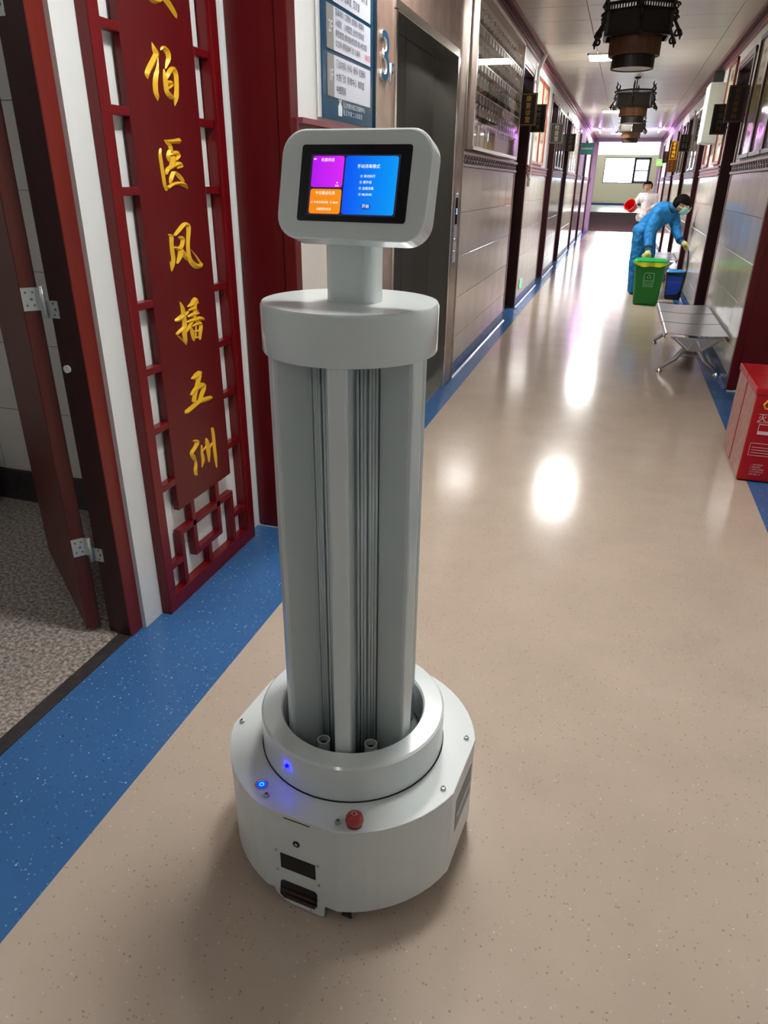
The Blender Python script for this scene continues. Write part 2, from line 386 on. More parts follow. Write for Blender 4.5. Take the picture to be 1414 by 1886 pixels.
# coved blue skirting
def skirting(name, X, sgn, sp):
    c = MB(); f = lambda d: tuple(sorted((X, X+sgn*d)))
    for a, b in sp:
        c.box(*f(.012), a, b, 0, .112)
        c.prism([(0, 0), (.035, 0), (.018, .008), (.0125, .022), (.012, .04), (0, .04)], (X, a, 0), (sgn, 0, 0), (0, 0, 1), (0, b-a, 0))
    struct(c.build(name, M_COVE))
skirting('baseboard_left', XL, 1, [(5.955, L_SP[2][1] if False else 9.02)]+[s for s in L_SP if s[0] > 9])
skirting('baseboard_right', XR, -1, R_SP); skirting('baseboard_right_near', XRN, -1, [(Y0, 6.30)])

# recessed room doors along both walls: lining, head, leaf, lever handle
def room_door(n, X, sgn, a, b):
    o = structE('door_%d' % n, (X, (a+b)/2, 0)); og = (X, (a+b)/2, 0); bk = X-sgn*.145
    f = lambda p, q: tuple(sorted((p, q)))
    fr = MB().box(*f(X+sgn*.006, bk), a-.0, a+.03, 0, DH).box(*f(X+sgn*.006, bk), b-.03, b, 0, DH).box(*f(X+sgn*.006, bk), a, b, DH-.035, DH)
    fr.build('frame', M_DOORDARK, o, og)
    cs = MB().box(*f(X+sgn*.006, X+sgn*.016), a-.045, a+.012, 0, DH+.045).box(*f(X+sgn*.006, X+sgn*.016), b-.012, b+.045, 0, DH+.045).box(*f(X+sgn*.006, X+sgn*.016), a-.045, b+.045, DH-.012, DH+.045)
    cs.build('casing', mat('casing_pink_grey', s2l((150, 112, 116)), .35), o, og, bev=.003, seg=1)
    lf = MB().box(*f(bk, bk-sgn*.045), a+.03, b-.03, .006, 2.30).build('leaf', M_DOORRED, o, og)
    pn = MB()
    for z0, z1 in ((.25, 1.0), (1.2, 2.1)): pn.box(*f(bk+sgn*.008, bk), a+.16, b-.16, z0, z1)
    pn.build('panel', M_DOORRED, lf, og, bev=.005, seg=1)
    MB().box(*f(bk+sgn*.001, bk+sgn*.014), a+.08, a+.13, 1.02, 1.22).cyl((bk+sgn*.014, a+.105, 1.14), (bk+sgn*.06, a+.105, 1.14), .01, n=8).box(*f(bk+sgn*.05, bk+sgn*.065), a+.10, a+.24, 1.13, 1.15).build('handle', M_STEEL, lf, og)
    tr = MB().box(*f(bk, bk-sgn*.04), a+.03, b-.03, 2.30, 2.36).build('transom_bar', M_DOORDARK, o, og)
    MB().box(*f(bk-sgn*.015, bk-sgn*.025), a+.03, b-.03, 2.36, DH-.035).build('transom_pane', M_BLACKGLASS, o, og)
k = 2
for a, b in L_DOORS: room_door(k, XL, 1, a, b); k += 1
for a, b in R_DOORS: room_door(k, XR, -1, a, b); k += 1

# ------------------------------------------------------------------ the side room behind the open door
wr = struct(MB().box(-3.9, -1.66, 2.69, 2.80, 0, 2.9).build('wall_room', M_GROUT))
y = -3.85
rm = MB().box(0, .496, -.004, .004, 0, .329).mesh('tile', M_TILE)
xx = -3.9
while xx < -1.75:
    wd = min(.5, -1.66-xx)
    for k_, z0 in enumerate((.17, .503, .836, 1.169, 1.502, 1.835)):
        me = rm if wd > .499 else MB().box(0, wd-.004, -.004, .004, 0, .329).mesh('tile', M_TILE)
        o = link('tile', me, wr); o.location = Vector((xx, 2.688, z0))*U
    xx += .5
struct(MB().box(-3.9, -1.66, 2.668, 2.69, 0, .166).build('baseboard_room', M_SILL))
struct(MB().box(-4.0, -3.9, -1.2, 2.80, 0, 2.9).build('wall_room_side', M_PAINT))
struct(MB().box(-4.0, -1.66, -1.3, -1.2, 0, 2.9).build('wall_room_end', M_PAINT))
struct(MB().box(-4.0, -1.66, -1.3, 2.80, 2.9, 2.96).build('ceiling_room', M_PAINT))

# the open door: lining with stop and casing, leaf on three hinges
d1 = structE('door_1', (-1.6, 1.807, 0)); og = (-1.6, 1.807, 0)
MB().box(-1.632, -1.532, 1.807, 1.865, 0, 2.42).box(-1.632, -1.532, .92, .965, 0, 2.42).box(-1.632, -1.532, .92, 1.865, 2.36, 2.42).build('frame', M_DOORDARK, d1, og)
MB().box(-1.592, -1.532, 1.795, 1.807, 0, 2.36).box(-1.592, -1.532, .965, .977, 0, 2.36).build('stop', M_DOORDARK, d1, og)
MB().box(-1.534, -1.528, 1.795, 1.866, 0, 2.44).box(-1.534, -1.528, .90, .977, 0, 2.44).box(-1.534, -1.528, .90, 1.866, 2.35, 2.44).build('casing', M_CASING, d1, og, bev=.002, seg=1)
dn = Vector((-.628, -.778, 0)).normalized(); dd = Vector((-.778, .628, 0)).normalized()
A = Vector((-1.698, 1.766, 0))
lf = MB().obox(A+dd*.3725-dn*.025+Vector((0, 0, 1.18)), dd, dn, (0, 0, 1), .3725, .025, 1.165).build('leaf', wood_mat('door_leaf_brown', s2l((84, 34, 28)), s2l((100, 44, 36)), .42), d1, og, bev=.003, seg=1)
for zc in (.352, 1.208, 1.98):
    h = MB()
    e0 = A-dn*.006; h.obox(e0-dn*.018-dd*.0015+Vector((0, 0, zc+.006)), dn, dd, (0, 0, 1), .022, .0015, .034)
    kn = Vector((-1.645, 1.797, 0))
    h.cyl(kn+Vector((0, 0, zc-.05)), kn+Vector((0, 0, zc+.045)), .0065, n=10)
    q0, q1 = e0-dn*.036, kn; h.bar(Vector((q0.x, q0.y, zc+.006)), Vector((q1.x, q1.y, zc+.006)), .003, .068)
    h.box(-1.645, -1.585, 1.8045, 1.8075, zc-.050, zc+.002)
    hg = h.build('hinge', M_ZINC, d1, og)
    s = MB()
    for a_, c_ in ((-.010, .020), (-.010, -.018), (.010, .020), (.010, -.018), (-.004, .0)):
        p = e0-dn*.018-dd*.003+dn*a_+Vector((0, 0, zc+.006+c_)); s.cyl(p, p-dd*.0012, .0035 if c_ else .0045, n=8)
        q = Vector((-1.608+a_, 1.8045, zc-.024+c_*.9)); s.cyl(q, q-Vector((0, .0012, 0)), .0035 if c_ else .0045, n=8)
    s.build('screw', mat('screw_dark', (.2, .21, .2), .4, metal=.8), hg, og)
MB().cyl((-1.597, 1.795, 1.005), (-1.597, 1.788, 1.005), .012, n=16).build('bumper', M_WHITE, d1, og)

# ------------------------------------------------------------------ beyond the corridor: ramp, raised hall, window
ZH = .50
struct(MB().prism([(29.1, -.03), (29.1, 0), (34.2, ZH), (34.2, ZH-.03)], (-1.6, 0, 0), (0, 1, 0), (0, 0, 1), (3.2, 0, 0)).build('floor_ramp', M_RAMP))
struct(MB().box(-2.6, 2.4, 34.2, 46.3, ZH-.03, ZH).build('floor_hall', mat('hall_floor_pale', s2l((206, 204, 200)), .2)))
M_LILAC = mat('lilac_wall_paint', s2l((206, 178, 214)), .6); M_CREAM = mat('cream_wall_paint', s2l((222, 214, 192)), .6)
struct(MB().box(-1.60, -1.12, 29.1, 29.5, 0, 4.0).box(-1.7, -1.6, 29.1, 34.3, 0, 4.0).build('wall_end_left', M_LILAC))
struct(MB().box(1.00, 1.60, 29.1, 29.5, 0, 4.0).box(1.6, 1.7, 29.1, 34.3, 0, 4.0).build('wall_end_right', M_LILAC))
struct(MB().box(-1.12, 1.0, 29.1, 29.5, 2.95, 4.0).build('wall_lintel', M_LILAC))
WX0, WX1, WZ0, WZ1 = -1.30, 1.21, 1.66, 2.98; TX0, TX1, TZ0, TZ1 = -1.75, 1.55, 3.10, 3.80
wf = MB().box(-2.7, 2.5, 46.3, 46.5, 0, WZ0).box(-2.7, WX0, 46.3, 46.5, WZ0, WZ1).box(WX1, 2.5, 46.3, 46.5, WZ0, WZ1).box(-2.7, 2.5, 46.3, 46.5, WZ1, TZ0)
wf.box(-2.7, TX0, 46.3, 46.5, TZ0, TZ1).box(TX1, 2.5, 46.3, 46.5, TZ0, TZ1).box(-2.7, 2.5, 46.3, 46.5, TZ1, 4.1)
struct(wf.build('wall_end', M_CREAM))
struct(MB().box(-2.7, -2.6, 34.2, 46.5, 0, 4.1).build('wall_hall_left', M_CREAM)); struct(MB().box(2.4, 2.5, 34.2, 46.5, 0, 4.1).build('wall_hall_right', M_CREAM))
struct(MB().box(-2.7, -1.6, 34.2, 34.3, 0, 4.1).build('wall_hall_near_left', M_CREAM)); struct(MB().box(1.6, 2.5, 34.2, 34.3, 0, 4.1).build('wall_hall_near_right', M_CREAM))
struct(MB().box(-2.7, 2.5, 29.1, 46.5, 4.0, 4.1).build('ceiling_hall', M_PAINT))
struct(MB().box(-2.6, 2.4, 46.28, 46.3, ZH, ZH+.11).build('baseboard_end', M_COVE))
M_FRAME = mat('window_frame_grey', s2l((70, 74, 80)), .4)
w1 = structE('window_1', (0, 46.35, WZ0)); og = (0, 46.35, WZ0); SX = .30
MB().box(WX0, WX1, 46.33, 46.39, WZ0, WZ0+.04).box(WX0, WX1, 46.33, 46.39, WZ1-.04, WZ1).box(WX0, WX0+.04, 46.33, 46.39, WZ0, WZ1).box(WX1-.04, WX1, 46.33, 46.39, WZ0, WZ1).build('window_frame', M_FRAME, w1, og)
sa = MB().box(SX, SX+.13, 46.30, 46.36, WZ0, WZ1).box(WX1-.13, WX1, 46.30, 46.36, WZ0, WZ1).box(SX, WX1, 46.30, 46.36, WZ0, WZ0+.12).box(SX, WX1, 46.30, 46.36, WZ1-.12, WZ1).box(SX, WX1, 46.30, 46.36, 2.27, 2.33).build('sash', M_FRAME, w1, og)
MB().box(WX0+.04, SX, 46.355, 46.36, WZ0+.04, WZ1-.04).build('pane', M_GLASS, w1, og)
MB().box(SX+.13, WX1-.13, 46.33, 46.335, WZ0+.12, 2.27).build('pane', M_GLASS, sa, og); MB().box(SX+.13, WX1-.13, 46.33, 46.335, 2.33, WZ1-.12).build('pane', M_GLASS, sa, og)
w2 = structE('window_2', (0, 46.35, TZ0)); og = (0, 46.35, TZ0)
MB().box(TX0, TX1, 46.36, 46.40, TZ0, TZ0+.03).box(TX0, TX1, 46.36, 46.40, TZ1-.03, TZ1).box(TX0, TX0+.03, 46.36, 46.40, TZ0, TZ1).box(TX1-.03, TX1, 46.36, 46.40, TZ0, TZ1).build('window_frame', M_WHITE, w2, og)
MB().box(TX0+.03, TX1-.03, 46.375, 46.38, TZ0+.03, TZ1-.03).build('pane', M_GLASS, w2, og)
# ------------------------------------------------------------------ ceiling light panels and added purple glow tubes
def ceiling_light(x, y, label, k=1., lamp_m=None):
    t = thing('ceiling_light', (x, y, CEIL-.02), label, 'ceiling light', 'ceiling light panels'); og = (x, y, CEIL-.02)
    f = MB(); hx, hy = .19*k, .19*k
    for a in ((-hx, -hx+.018, -hy, hy), (hx-.018, hx, -hy, hy), (-hx, hx, -hy, -hy+.018), (-hx, hx, hy-.018, hy)):
        f.box(x+a[0], x+a[1], y+a[2], y+a[3], CEIL-.022, CEIL)
    f.build('frame', M_WHITE, t, og)
    MB().box(x-hx+.018, x+hx-.018, y-hy+.018, y+hy-.018, CEIL-.016, CEIL-.006).build('diffuser', lamp_m or M_LAMP, t, og)
M_LAMPW = mat('lit_diffuser_wide', (.9, .9, .88), .5, emit=(1., .985, .95), estr=LAMP*.42)
for x, y, k, m_, lb in ((-.42, -1.6, .40, None, 'added fill light panel near the back wall'), (-.30, 1.85, .98, None, 'square ceiling light panel above the robot'),  # panel near the back wall is an added fill light, out of view
                       (-.95, 3.9, 1.5, M_LAMPW, 'square ceiling light panel in front of the elevator'), (-.42, 11.0, 1.4, None, 'bright square ceiling light panel just past the first lantern'),
                       (-.42, 18.6, 1.6, None, 'square ceiling light panel between the second and third lanterns'), (-.42, 26.2, 1.3, None, 'square ceiling light panel near the far end of the corridor')):
    ceiling_light(x, y, lb, k, m_)
for x, y in ((-.95, 24.6), (.72, 24.6)):  # invented tubes, added only to cast the purple tint at the far end
    t = thing('added_purple_light', (x, y, CEIL-.03), 'added purple glow tube on the ceiling along the %s wall' % ('specimen case' if x < 0 else 'bench'), 'tube light', 'added purple lights')
    og = (x, y, CEIL-.03)
    MB().box(x-.03, x+.03, y-.62, y+.62, CEIL-.03, CEIL).build('housing', M_WHITE, t, og)
    MB().cyl((x, y-.58, CEIL-.048), (x, y+.58, CEIL-.048), .018, n=10).build('tube', M_PURPLE, t, og)

# ------------------------------------------------------------------ disinfection robot
RB = thing('disinfection_robot', (-.464, 1.280, 0), 'white disinfection robot with tilted touch screen on a tall lamp column', 'robot', rz=math.radians(-5))
def base_poly(R, half=17.5, per=9):
    pts = []
    for q in range(4):
        c = -90+90*q
        for i in range(per+1):
            a = math.radians(c+half+(90-2*half)*i/per); pts.append((R*math.cos(a), R*math.sin(a)))
    return pts
bp = base_poly(.304)
b = MB(); n = len(bp)
vs = [(x, y, .042) for x, y in bp]+[(x, y, .289) for x, y in bp]
b.add(vs, [(i, (i+1) % n, n+(i+1) % n, n+i) for i in range(n)]); b.add(vs, [tuple(range(n))[::-1], tuple(range(n, 2*n))])
base = b.build('base', M_ROBOT2, RB, bev=0)
top = MB().prism(base_poly(.3055), (0, 0, .290), (1, 0, 0), (0, 1, 0), (0, 0, .0085)).build('top_plate', M_ROBOT2, base, bev=.002)
# ring collar around the column foot
MB().lathe([(.172, .300), (.172, .390), (.176, .396), (.218, .396), (.223, .391), (.223, .302), (.2235, .299)], 64).build('ring', M_ROBOT, RB)
MB().lathe([(.2232, .2985), (.226, .2985), (.226, .3005), (.2232, .3005)], 64).build('ring_gasket', M_BLACK, base)
MB().lathe([(0, .3005), (.171, .3005)], 48).build('well_floor', mat('well_grey', (.16, .18, .18), .5), base)
# lamp column: six posts, six recessed reflector bays, a tube in each bay
PA = [-74+60*k for k in range(6)]
RO_, HB = .158, 6.8
for a in PA:
    t = math.radians(a); ca, sa = math.cos(t), math.sin(t); hw = RO_*math.sin(math.radians(HB))
    m_ = MB(); poly = [(.080, -.012), (.135, -.013), (.150, -hw), (.1585, -hw+.002), (.160, -hw+.006), (.160, hw-.006), (.1585, hw-.002), (.150, hw), (.135, .013), (.080, .012)]
    m_.prism([(x*ca-y*sa, x*sa+y*ca) for x, y in poly], (0, 0, .302), (1, 0, 0), (0, 1, 0), (0, 0, .965))
    m_.build('post', M_ROBOT, RB)
core = MB().cyl((0, 0, .302), (0, 0, 1.265), .083, n=36).build('core', M_GROOVE, RB)
for a in PA:
    am = math.radians(a+30); ca, sa = math.cos(am), math.sin(am)
    P2 = lambda r, d: (r*math.cos(am+math.radians(d)), r*math.sin(am+math.radians(d)))
    for s in (-1, 1):     # slanting reflector sheets from the posts to the lamp channel
        p0, p1 = P2(.1535, s*23.6), P2(.088, s*19)
        dx, dy = p1[0]-p0[0], p1[1]-p0[1]; L = math.hypot(dx, dy); nx, ny = -dy/L*.0015, dx/L*.0015
        m_ = MB().prism([(p0[0]-nx, p0[1]-ny), (p1[0]-nx, p1[1]-ny), (p1[0]+nx, p1[1]+ny), (p0[0]+nx, p0[1]+ny)], (0, 0, .302), (1, 0, 0), (0, 1, 0), (0, 0, .965))
        m_.build('reflector', M_REFL, RB)
    m_ = MB()
    for d in (-13, -8, -3.5, 3.5, 8, 13):        # ribs of the lamp channel
        x, y = P2(.0875, d); m_.cyl((x, y, .302), (x, y, 1.265), .0032, n=6)
    m_.build('channel_rib', M_REFL, core)
    x, y = P2(.112, 0)
    MB().cyl((x, y, .335), (x, y, 1.262), .0082, n=18, caps=False).build('lamp_tube', M_GLASS, RB)
    MB().lathe([(.0120, .300), (.0155, .300), (.0155, .356), (.0118, .356), (.0118, .338), (.001, .337)], 18, (x, y, 0)).build('lamp_socket', M_ROBOT, RB)
    MB().cyl((x, y, .339), (x, y, .3405), .0115, n=16).build('socket_hole', M_BLACK, RB)
# head cap of the column
MB().lathe([(0, 1.262), (.150, 1.262), (.150, 1.258), (.166, 1.258), (.168, 1.262), (.168, 1.343), (.165, 1.3485), (0, 1.3485)], 64).build('collar', M_ROBOT, RB)
MB().prism([(x+.010, y) for x, y in rrect(.099, .064, .022, 6)], (0, 0, 1.345), (1, 0, 0), (0, 1, 0), (0, 0, .135)).build('neck', M_ROBOT, RB, bev=.0)
# tilted head
tl = math.radians(16.3); yw = math.radians(2)
hn = Vector((math.sin(yw)*math.cos(tl), -math.cos(yw)*math.cos(tl), math.sin(tl))); hr = Vector((math.cos(yw), math.sin(yw), 0)); hu = hn.cross(hr)*1.0
hu = hr.cross(hn)*-1 if hr.cross(hn).z < 0 else hr.cross(hn)
HC = Vector((.028, -.050, 1.546)); HW, HH = .2735, .1790
hb = MB(); o_ = rrect(HW, HH, .040, 7); rings = []
for dd_, k in ((0, -.004), (-.0015, -.0012), (-.004, 0), (-.046, 0), (-.056, -.006), (-.060, -.016)):
    rings.append([HC+hn*dd_+hr*(x*(1+2*k/HW))+hu*(y*(1+2*k/HH)) for x, y in o_])
n = len(o_); vs = [p for r in rings for p in r]
hb.add(vs, [(i*n+j, i*n+(j+1) % n, (i+1)*n+(j+1) % n, (i+1)*n+j) for i in range(len(rings)-1) for j in range(n)], False)
hb.add(vs, [tuple(range(n)), tuple((len(rings)-1)*n+j for j in reversed(range(n)))])
head = hb.build('head', M_ROBOT, RB)
S0 = HC+hr*.0025+hu*.001
MB().prism(rrect(.199, .1235, .005, 4), S0+hn*.0001, hr, hu, hn*.0008).build('screen_glass', M_BLACKGLASS, head)
def screen_mat(name, c, c2, st):
    m = mat(name, (0, 0, 0), .1, emit=c, estr=st); n_, l_, b_ = nodes(m)
    t = n_.new('ShaderNodeTexCoord'); s_ = n_.new('ShaderNodeSeparateXYZ'); l_.new(t.outputs['Generated'], s_.inputs[0])
    l_.new(ramp(m, s_.outputs[0], [(0, c), (1, c2)]), b_.inputs['Emission Color']); return m
def tile_ui(x0, x1, y0, y1, m, r=.004):
    return MB().prism(rrect(x1-x0, y1-y0, r, 4), S0+hr*((x0+x1)/2)+hu*((y0+y1)/2)+hn*.0010, hr, hu, hn*.0004).build('screen_tile', m, head)
MB().prism(rrect(.162, .098, .001, 2), S0+hn*.0009+hu*-.003, hr, hu, hn*.0002).build('display', mat('display_dark', (.01, .01, .02), .1, emit=(.05, .03, .10), estr=.14), head)
tile_ui(-.0775, -.0195, -.0065, .0435, screen_mat('ui_magenta', s2l((186, 20, 245)), s2l((226, 40, 255)), .40))
tile_ui(-.0775, -.0195, -.0495, -.0095, screen_mat('ui_orange', s2l((255, 140, 10)), s2l((255, 150, 20)), .40))
tile_ui(-.0165, .0775, -.0495, .0435, screen_mat('ui_blue', s2l((0, 84, 255)), s2l((0, 158, 255)), .40))
M_UI = mat('ui_white', (.8, .8, .8), .3, emit=(1, 1, 1), estr=.42)
def ui(s, x, y, sz, al='CENTER', m=None): return text(head, s, sz, S0+hr*x+hu*y+hn*.0014, hr, hu, m or M_UI, align=al)
T1 = [ui('机器状态', -.049, .0365, .0062)]
join_text([ui('充电', -.0285, -.0045, .0036), ui('✦', -.0285, .0003, .0045)], 'charging_icon'); join_text([ui('▬', -.073, .0385, .005)], 'battery_icon')
T2 = [ui('今日最近任务', -.049, -.0165, .0062), ui('○ 今日任务完成  ○ 08:00', -.049, -.0315, .0046), ui('设置预约任务', -.049, -.0425, .0046)]
T_ = [ui('手动消毒模式', .0260, .0265, .0068), ui('① 单次执行', .026, .0110, .0052), ui('② 紫外线', .023, .0015, .0052), ui('③ 全程消毒', .025, -.0082, .0052), ui('④ 08:30:00', .024, -.0178, .0052)]
MB().prism(rrect(.017, .0085, .004, 4), S0+hr*.027+hu*-.0365+hn*.0012, hr, hu, hn*.0004).build('start_button', mat('ui_deep_blue', (0, .02, .2), .2, emit=s2l((10, 70, 170)), estr=.35), head)
T_.append(ui('开始', .027, -.0365, .0068))
for q_ in (T1, T2, T_): join_text(q_, 'screen_lettering')
# front service plate, camera, scanner window, charging contact
FY = -.2900
def fbox(x0, x1, z0, z1, d0, d1): return MB().box(x0, x1, FY-d1, FY-d0, z0, z1)
fp = MB(); pp = [(-.072, .046), (-.068, .030), (-.040, .008), (.046, .004), (.056, .008), (.060, .050)]
fp.prism(pp, (0, FY-.0016, 0), (1, 0, 0), (0, 0, 1), (0, .004, 0)); front = fp.build('front_plate', M_ROBOT2, base)
fc = MB().cyl((-.0075, FY-.002, .2152), (-.0075, FY+.002, .2152), .0085, n=20).build('front_camera', M_BLACK, base)
MB().cyl((-.0075, FY-.0028, .2152), (-.0075, FY-.002, .2152), .0035, n=14).build('lens', mat('lens_grey', (.5, .5, .52), .1), fc)
fbox(-.051, .038, .1215, .1685, -.002, .0012).build('scanner_window', M_BLACKGLASS, base)
cpts = [(-.058, .030), (-.054, .074), (-.048, .079), (.032, .079), (.040, .072), (.040, .034), (.032, .020), (-.006, .020), (-.048, .020)]
ct = MB().prism(cpts, (0, FY-.0026, 0), (1, 0, 0), (0, 0, 1), (0, .004, 0)).build('charging_contact', M_BLACK, base)
MB().box(-.053, .035, FY-.0060, FY-.002, .046, .056).build('contact_bar', mat('contact_brown', (.035, .02, .018), .3), ct)
MB().box(-.040, .036, FY-.0060, FY-.002, .028, .038).build('contact_bar', MATS['contact_brown'], ct)
fbox(-.036, .028, .2835, .2862, -.002, .0006).build('slot', M_BLACK, base)
for x, z in ((-.061, .173), (.0452, .171), (-.061, .1096), (.0457, .108), (-.0365, .0115), (.0225, .0115)):
    MB().cyl((x, FY-.0028, z), (x, FY+.001, z), .0032, n=10).build('screw', M_STEEL, base)
for x, y in ((-.2747, -.0817), (.2692, .0858), (.266, -.0898), (.0851, -.2671), (-.0939, -.2636), (-.27, .09), (.09, .266), (-.09, .266)):
    s_ = MB().lathe([(0, .3065), (.003, .3065), (.0032, .3035)], 10, (x, y, 0)).lathe([(.0032, .3065), (.0052, .306), (.0066, .302), (.0066, .298)], 14, (x, y, 0)).build('bolt', M_STEEL, base)
    MB().cyl((x, y, .3062), (x, y, .3067), .0028, n=6).build('hex_socket', M_BLACK, s_)
# power button
px_, py_ = -.1198, -.2415
pb = MB().lathe([(.0105, .300), (.0125, .3035), (.0150, .3035), (.0160, .2985)], 28, (px_, py_, 0)).build('power_button', M_CHROME, RB)
MB().cyl((px_, py_, .2985), (px_, py_, .3022), .0105, n=24).build('button_cap', mat('button_blue_lit', (.0, .05, .5), .3, emit=(.0, .05, 1.), estr=.5), pb)
m_ic = mat('button_icon_lit', (.2, .6, 1), .3, emit=(.05, .5, 1.), estr=.7)
MB().lathe([(.0038, .3026), (.0058, .3026)], 24, (px_, py_, 0), a0=math.radians(110), a1=math.radians(430)).box(px_-.0007, px_+.0007, py_+.001, py_+.0068, .3024, .3028).build('power_icon', m_ic, pb)
# emergency stop
ex, ey = .1193, -.2553
es_ = MB().lathe([(.0190, .2985), (.0190, .3020), (.0150, .303), (.0140, .3075)], 28, (ex, ey, 0)).build('emergency_stop', M_CHROME, RB)
MB().lathe([(.0130, .306), (.0185, .3065), (.0202, .310), (.0202, .315), (.0180, .321), (.0120, .3255), (.0060, .327), (0, .3272)], 28, (ex, ey, 0)).build('red_knob', mat('red_knob', s2l((160, 10, 18)), .12, coat=.8), es_)
text(es_, '⟳', .017, (ex, ey, .3272), (1, 0, 0), (0, 1, 0), mat('knob_print', (.7, .55, .55), .4), name='arrow_mark')
# status light on the ring
aa = math.atan2(-.2128, -.0666); cx_, cy_ = .2228*math.cos(aa), .2228*math.sin(aa)
MB().cyl((cx_*.99, cy_*.99, .3541), (cx_*1.02, cy_*1.02, .3541), .0045, n=16).build('status_light', mat('led_blue', (0, 0, .5), .3, emit=(.0, .0, 1.), estr=26.), RB)
# side pocket on the right flat, casters
sv = MB().box(.2885, .2912, -.055, .075, .135, .235).build('side_pocket', mat('pocket_grey', (.22, .23, .24), .5), base, bev=.001)
MB().box(.2905, .2935, -.050, .070, .182, .188).build('pocket_rib', M_ROBOT2, sv)
for x, y in ((.105, -.258), (-.16, -.19), (.2, .13), (-.2, .13), (.19, -.15)):
    c_ = MB().box(x-.02, x+.02, y-.018, y+.018, .036, .044).box(x-.016, x-.012, y-.012, y+.012, .014, .038).box(x+.012, x+.016, y-.012, y+.012, .014, .038).build('caster', M_STEEL, RB)
    MB().cyl((x-.011, y, .018), (x+.011, y, .018), .018, n=20).build('wheel', M_RUBBER, c_)

# ------------------------------------------------------------------ couplet panel on the recessed wall
CP = thing('couplet_panel', (-1.51, 2.335, 0), 'tall red wooden couplet panel with gold calligraphy and lattice foot', 'wall panel')
og = (-1.51, 2.335, 0); XB, XF = XN, -1.47; CT = 2.70
MB().box(XB, XF, 1.970, 2.018, 0, CT).box(XB, XF, 2.615, 2.692, 0, CT).box(XB, XF, 2.018, 2.615, 0, .066).box(XB, XF, 2.018, 2.615, CT-.066, CT).build('frame', M_PANELRED, CP, og, bev=.004)
MB().box(XF-.014, XF+.005, 2.629, 2.644, .066, CT-.066).build('frame_bead', M_PANELRED, CP, og, bev=.003)
board = MB().box(XF-.030, XF-.004, 2.110, 2.518, .390, CT-.20).build('board', M_BOARDRED, CP, og, bev=.002, seg=1)
def lat(y0, y1, z0, z1): MB().box(XF-.034, XF-.004, y0, y1, z0, z1).build('lattice_bar', M_PANELRED, CP, og, bev=.0015, seg=1)
for z in (.185, .512, .735, .948, 1.167, 1.514, 1.735, 1.950, 2.17, 2.39):
    lat(2.018, 2.110 if z > .3 else 2.098, z-.0125, z+.0125); lat(2.518 if z > .3 else 2.522, 2.615, z-.0125, z+.0125)
lat(2.194, 2.219, .150, .390); lat(2.385, 2.410, .150, .390)
lat(2.098, 2.522, .283, .308); lat(2.219, 2.385, .150, .175)
lat(2.098, 2.123, .066, .283); lat(2.497, 2.522, .066, .283); lat(2.289, 2.314, .066, .150)
# calligraphy: brush strokes measured on the board plane, carved as ridged gold strokes
def glyph(strokes, o, s, name='gold_character'):
    g = MB(); xp = XF-.0038
    for st in strokes:
        P = [(o[0]+x/s, o[1]+y/s, w/s) for x, y, w in st]
        # resample smoothly
        Q = []
        for i in range(len(P)-1):
            p0, p1, p2, p3 = P[max(i-1, 0)], P[i], P[i+1], P[min(i+2, len(P)-1)]
            for k in range(5):
                t = k/5; Q.append(tuple(.5*((2*b_)+(-a_+c_)*t+(2*a_-5*b_+4*c_-d_)*t*t+(-a_+3*b_-3*c_+d_)*t**3) for a_, b_, c_, d_ in zip(p0, p1, p2, p3)))
        Q.append(P[-1]); lo, mid, hi = [], [], []
        for i, (x, y, w) in enumerate(Q):
            a_, b_ = Q[max(i-1, 0)], Q[min(i+1, len(Q)-1)]; dx, dy = b_[0]-a_[0], b_[1]-a_[1]; L = math.hypot(dx, dy) or 1
            w = max(w, .6); nx, ny = -dy/L*w/2, dx/L*w/2
            l_ = on_x(x+nx, y+ny, xp); r_ = on_x(x-nx, y-ny, xp); c_ = on_x(x, y, xp); c_.x += min(.009, .0012*w)
            lo.append(l_); mid.append(c_); hi.append(r_)
        n = len(Q); vs = lo+mid+hi
        fs = [(i, i+1, n+i+1, n+i) for i in range(n-1)]+[(n+i, n+i+1, 2*n+i+1, 2*n+i) for i in range(n-1)]
        # rounded ends
        g.add(vs, fs)
        for e in (0, n-1):
            x, y, w = Q[e]; q = Q[1] if e == 0 else Q[n-2]; dx, dy = x-q[0], y-q[1]; L = math.hypot(dx, dy) or 1
            tip = on_x(x+dx/L*w*.38, y+dy/L*w*.38, xp); g.add([lo[e], tip, hi[e], mid[e]], [(0, 1, 3), (1, 2, 3)])
    g.build(name, M_GOLD, board, og, recalc=False)
A_ = ((230, 0), 6.286); B_ = ((230, 230), 6.427); C_ = ((260, 520), 4.965)
glyph([[(60, -420, 30), (70, -330, 45), (75, -230, 40)], [(-10, -330, 35), (0, -230, 40), (60, -200, 35), (150, -220, 30)], [(150, -340, 40), (150, -240, 40)],
       [(240, -330, 20), (330, -350, 45), (440, -370, 30)], [(330, -450, 40), (335, -350, 45), (330, -240, 35)],
       [(240, -200, 20), (330, -215, 45), (420, -220, 55), (400, -150, 50), (330, -70, 45), (250, -10, 30)],
       [(270, -120, 20), (340, -90, 40), (420, -50, 50), (490, 20, 62), (550, 110, 55), (585, 180, 35), (598, 215, 6)],
       [(270, -20, 20), (330, 12, 55), (385, 18, 50), (430, -10, 25)]], *A_)
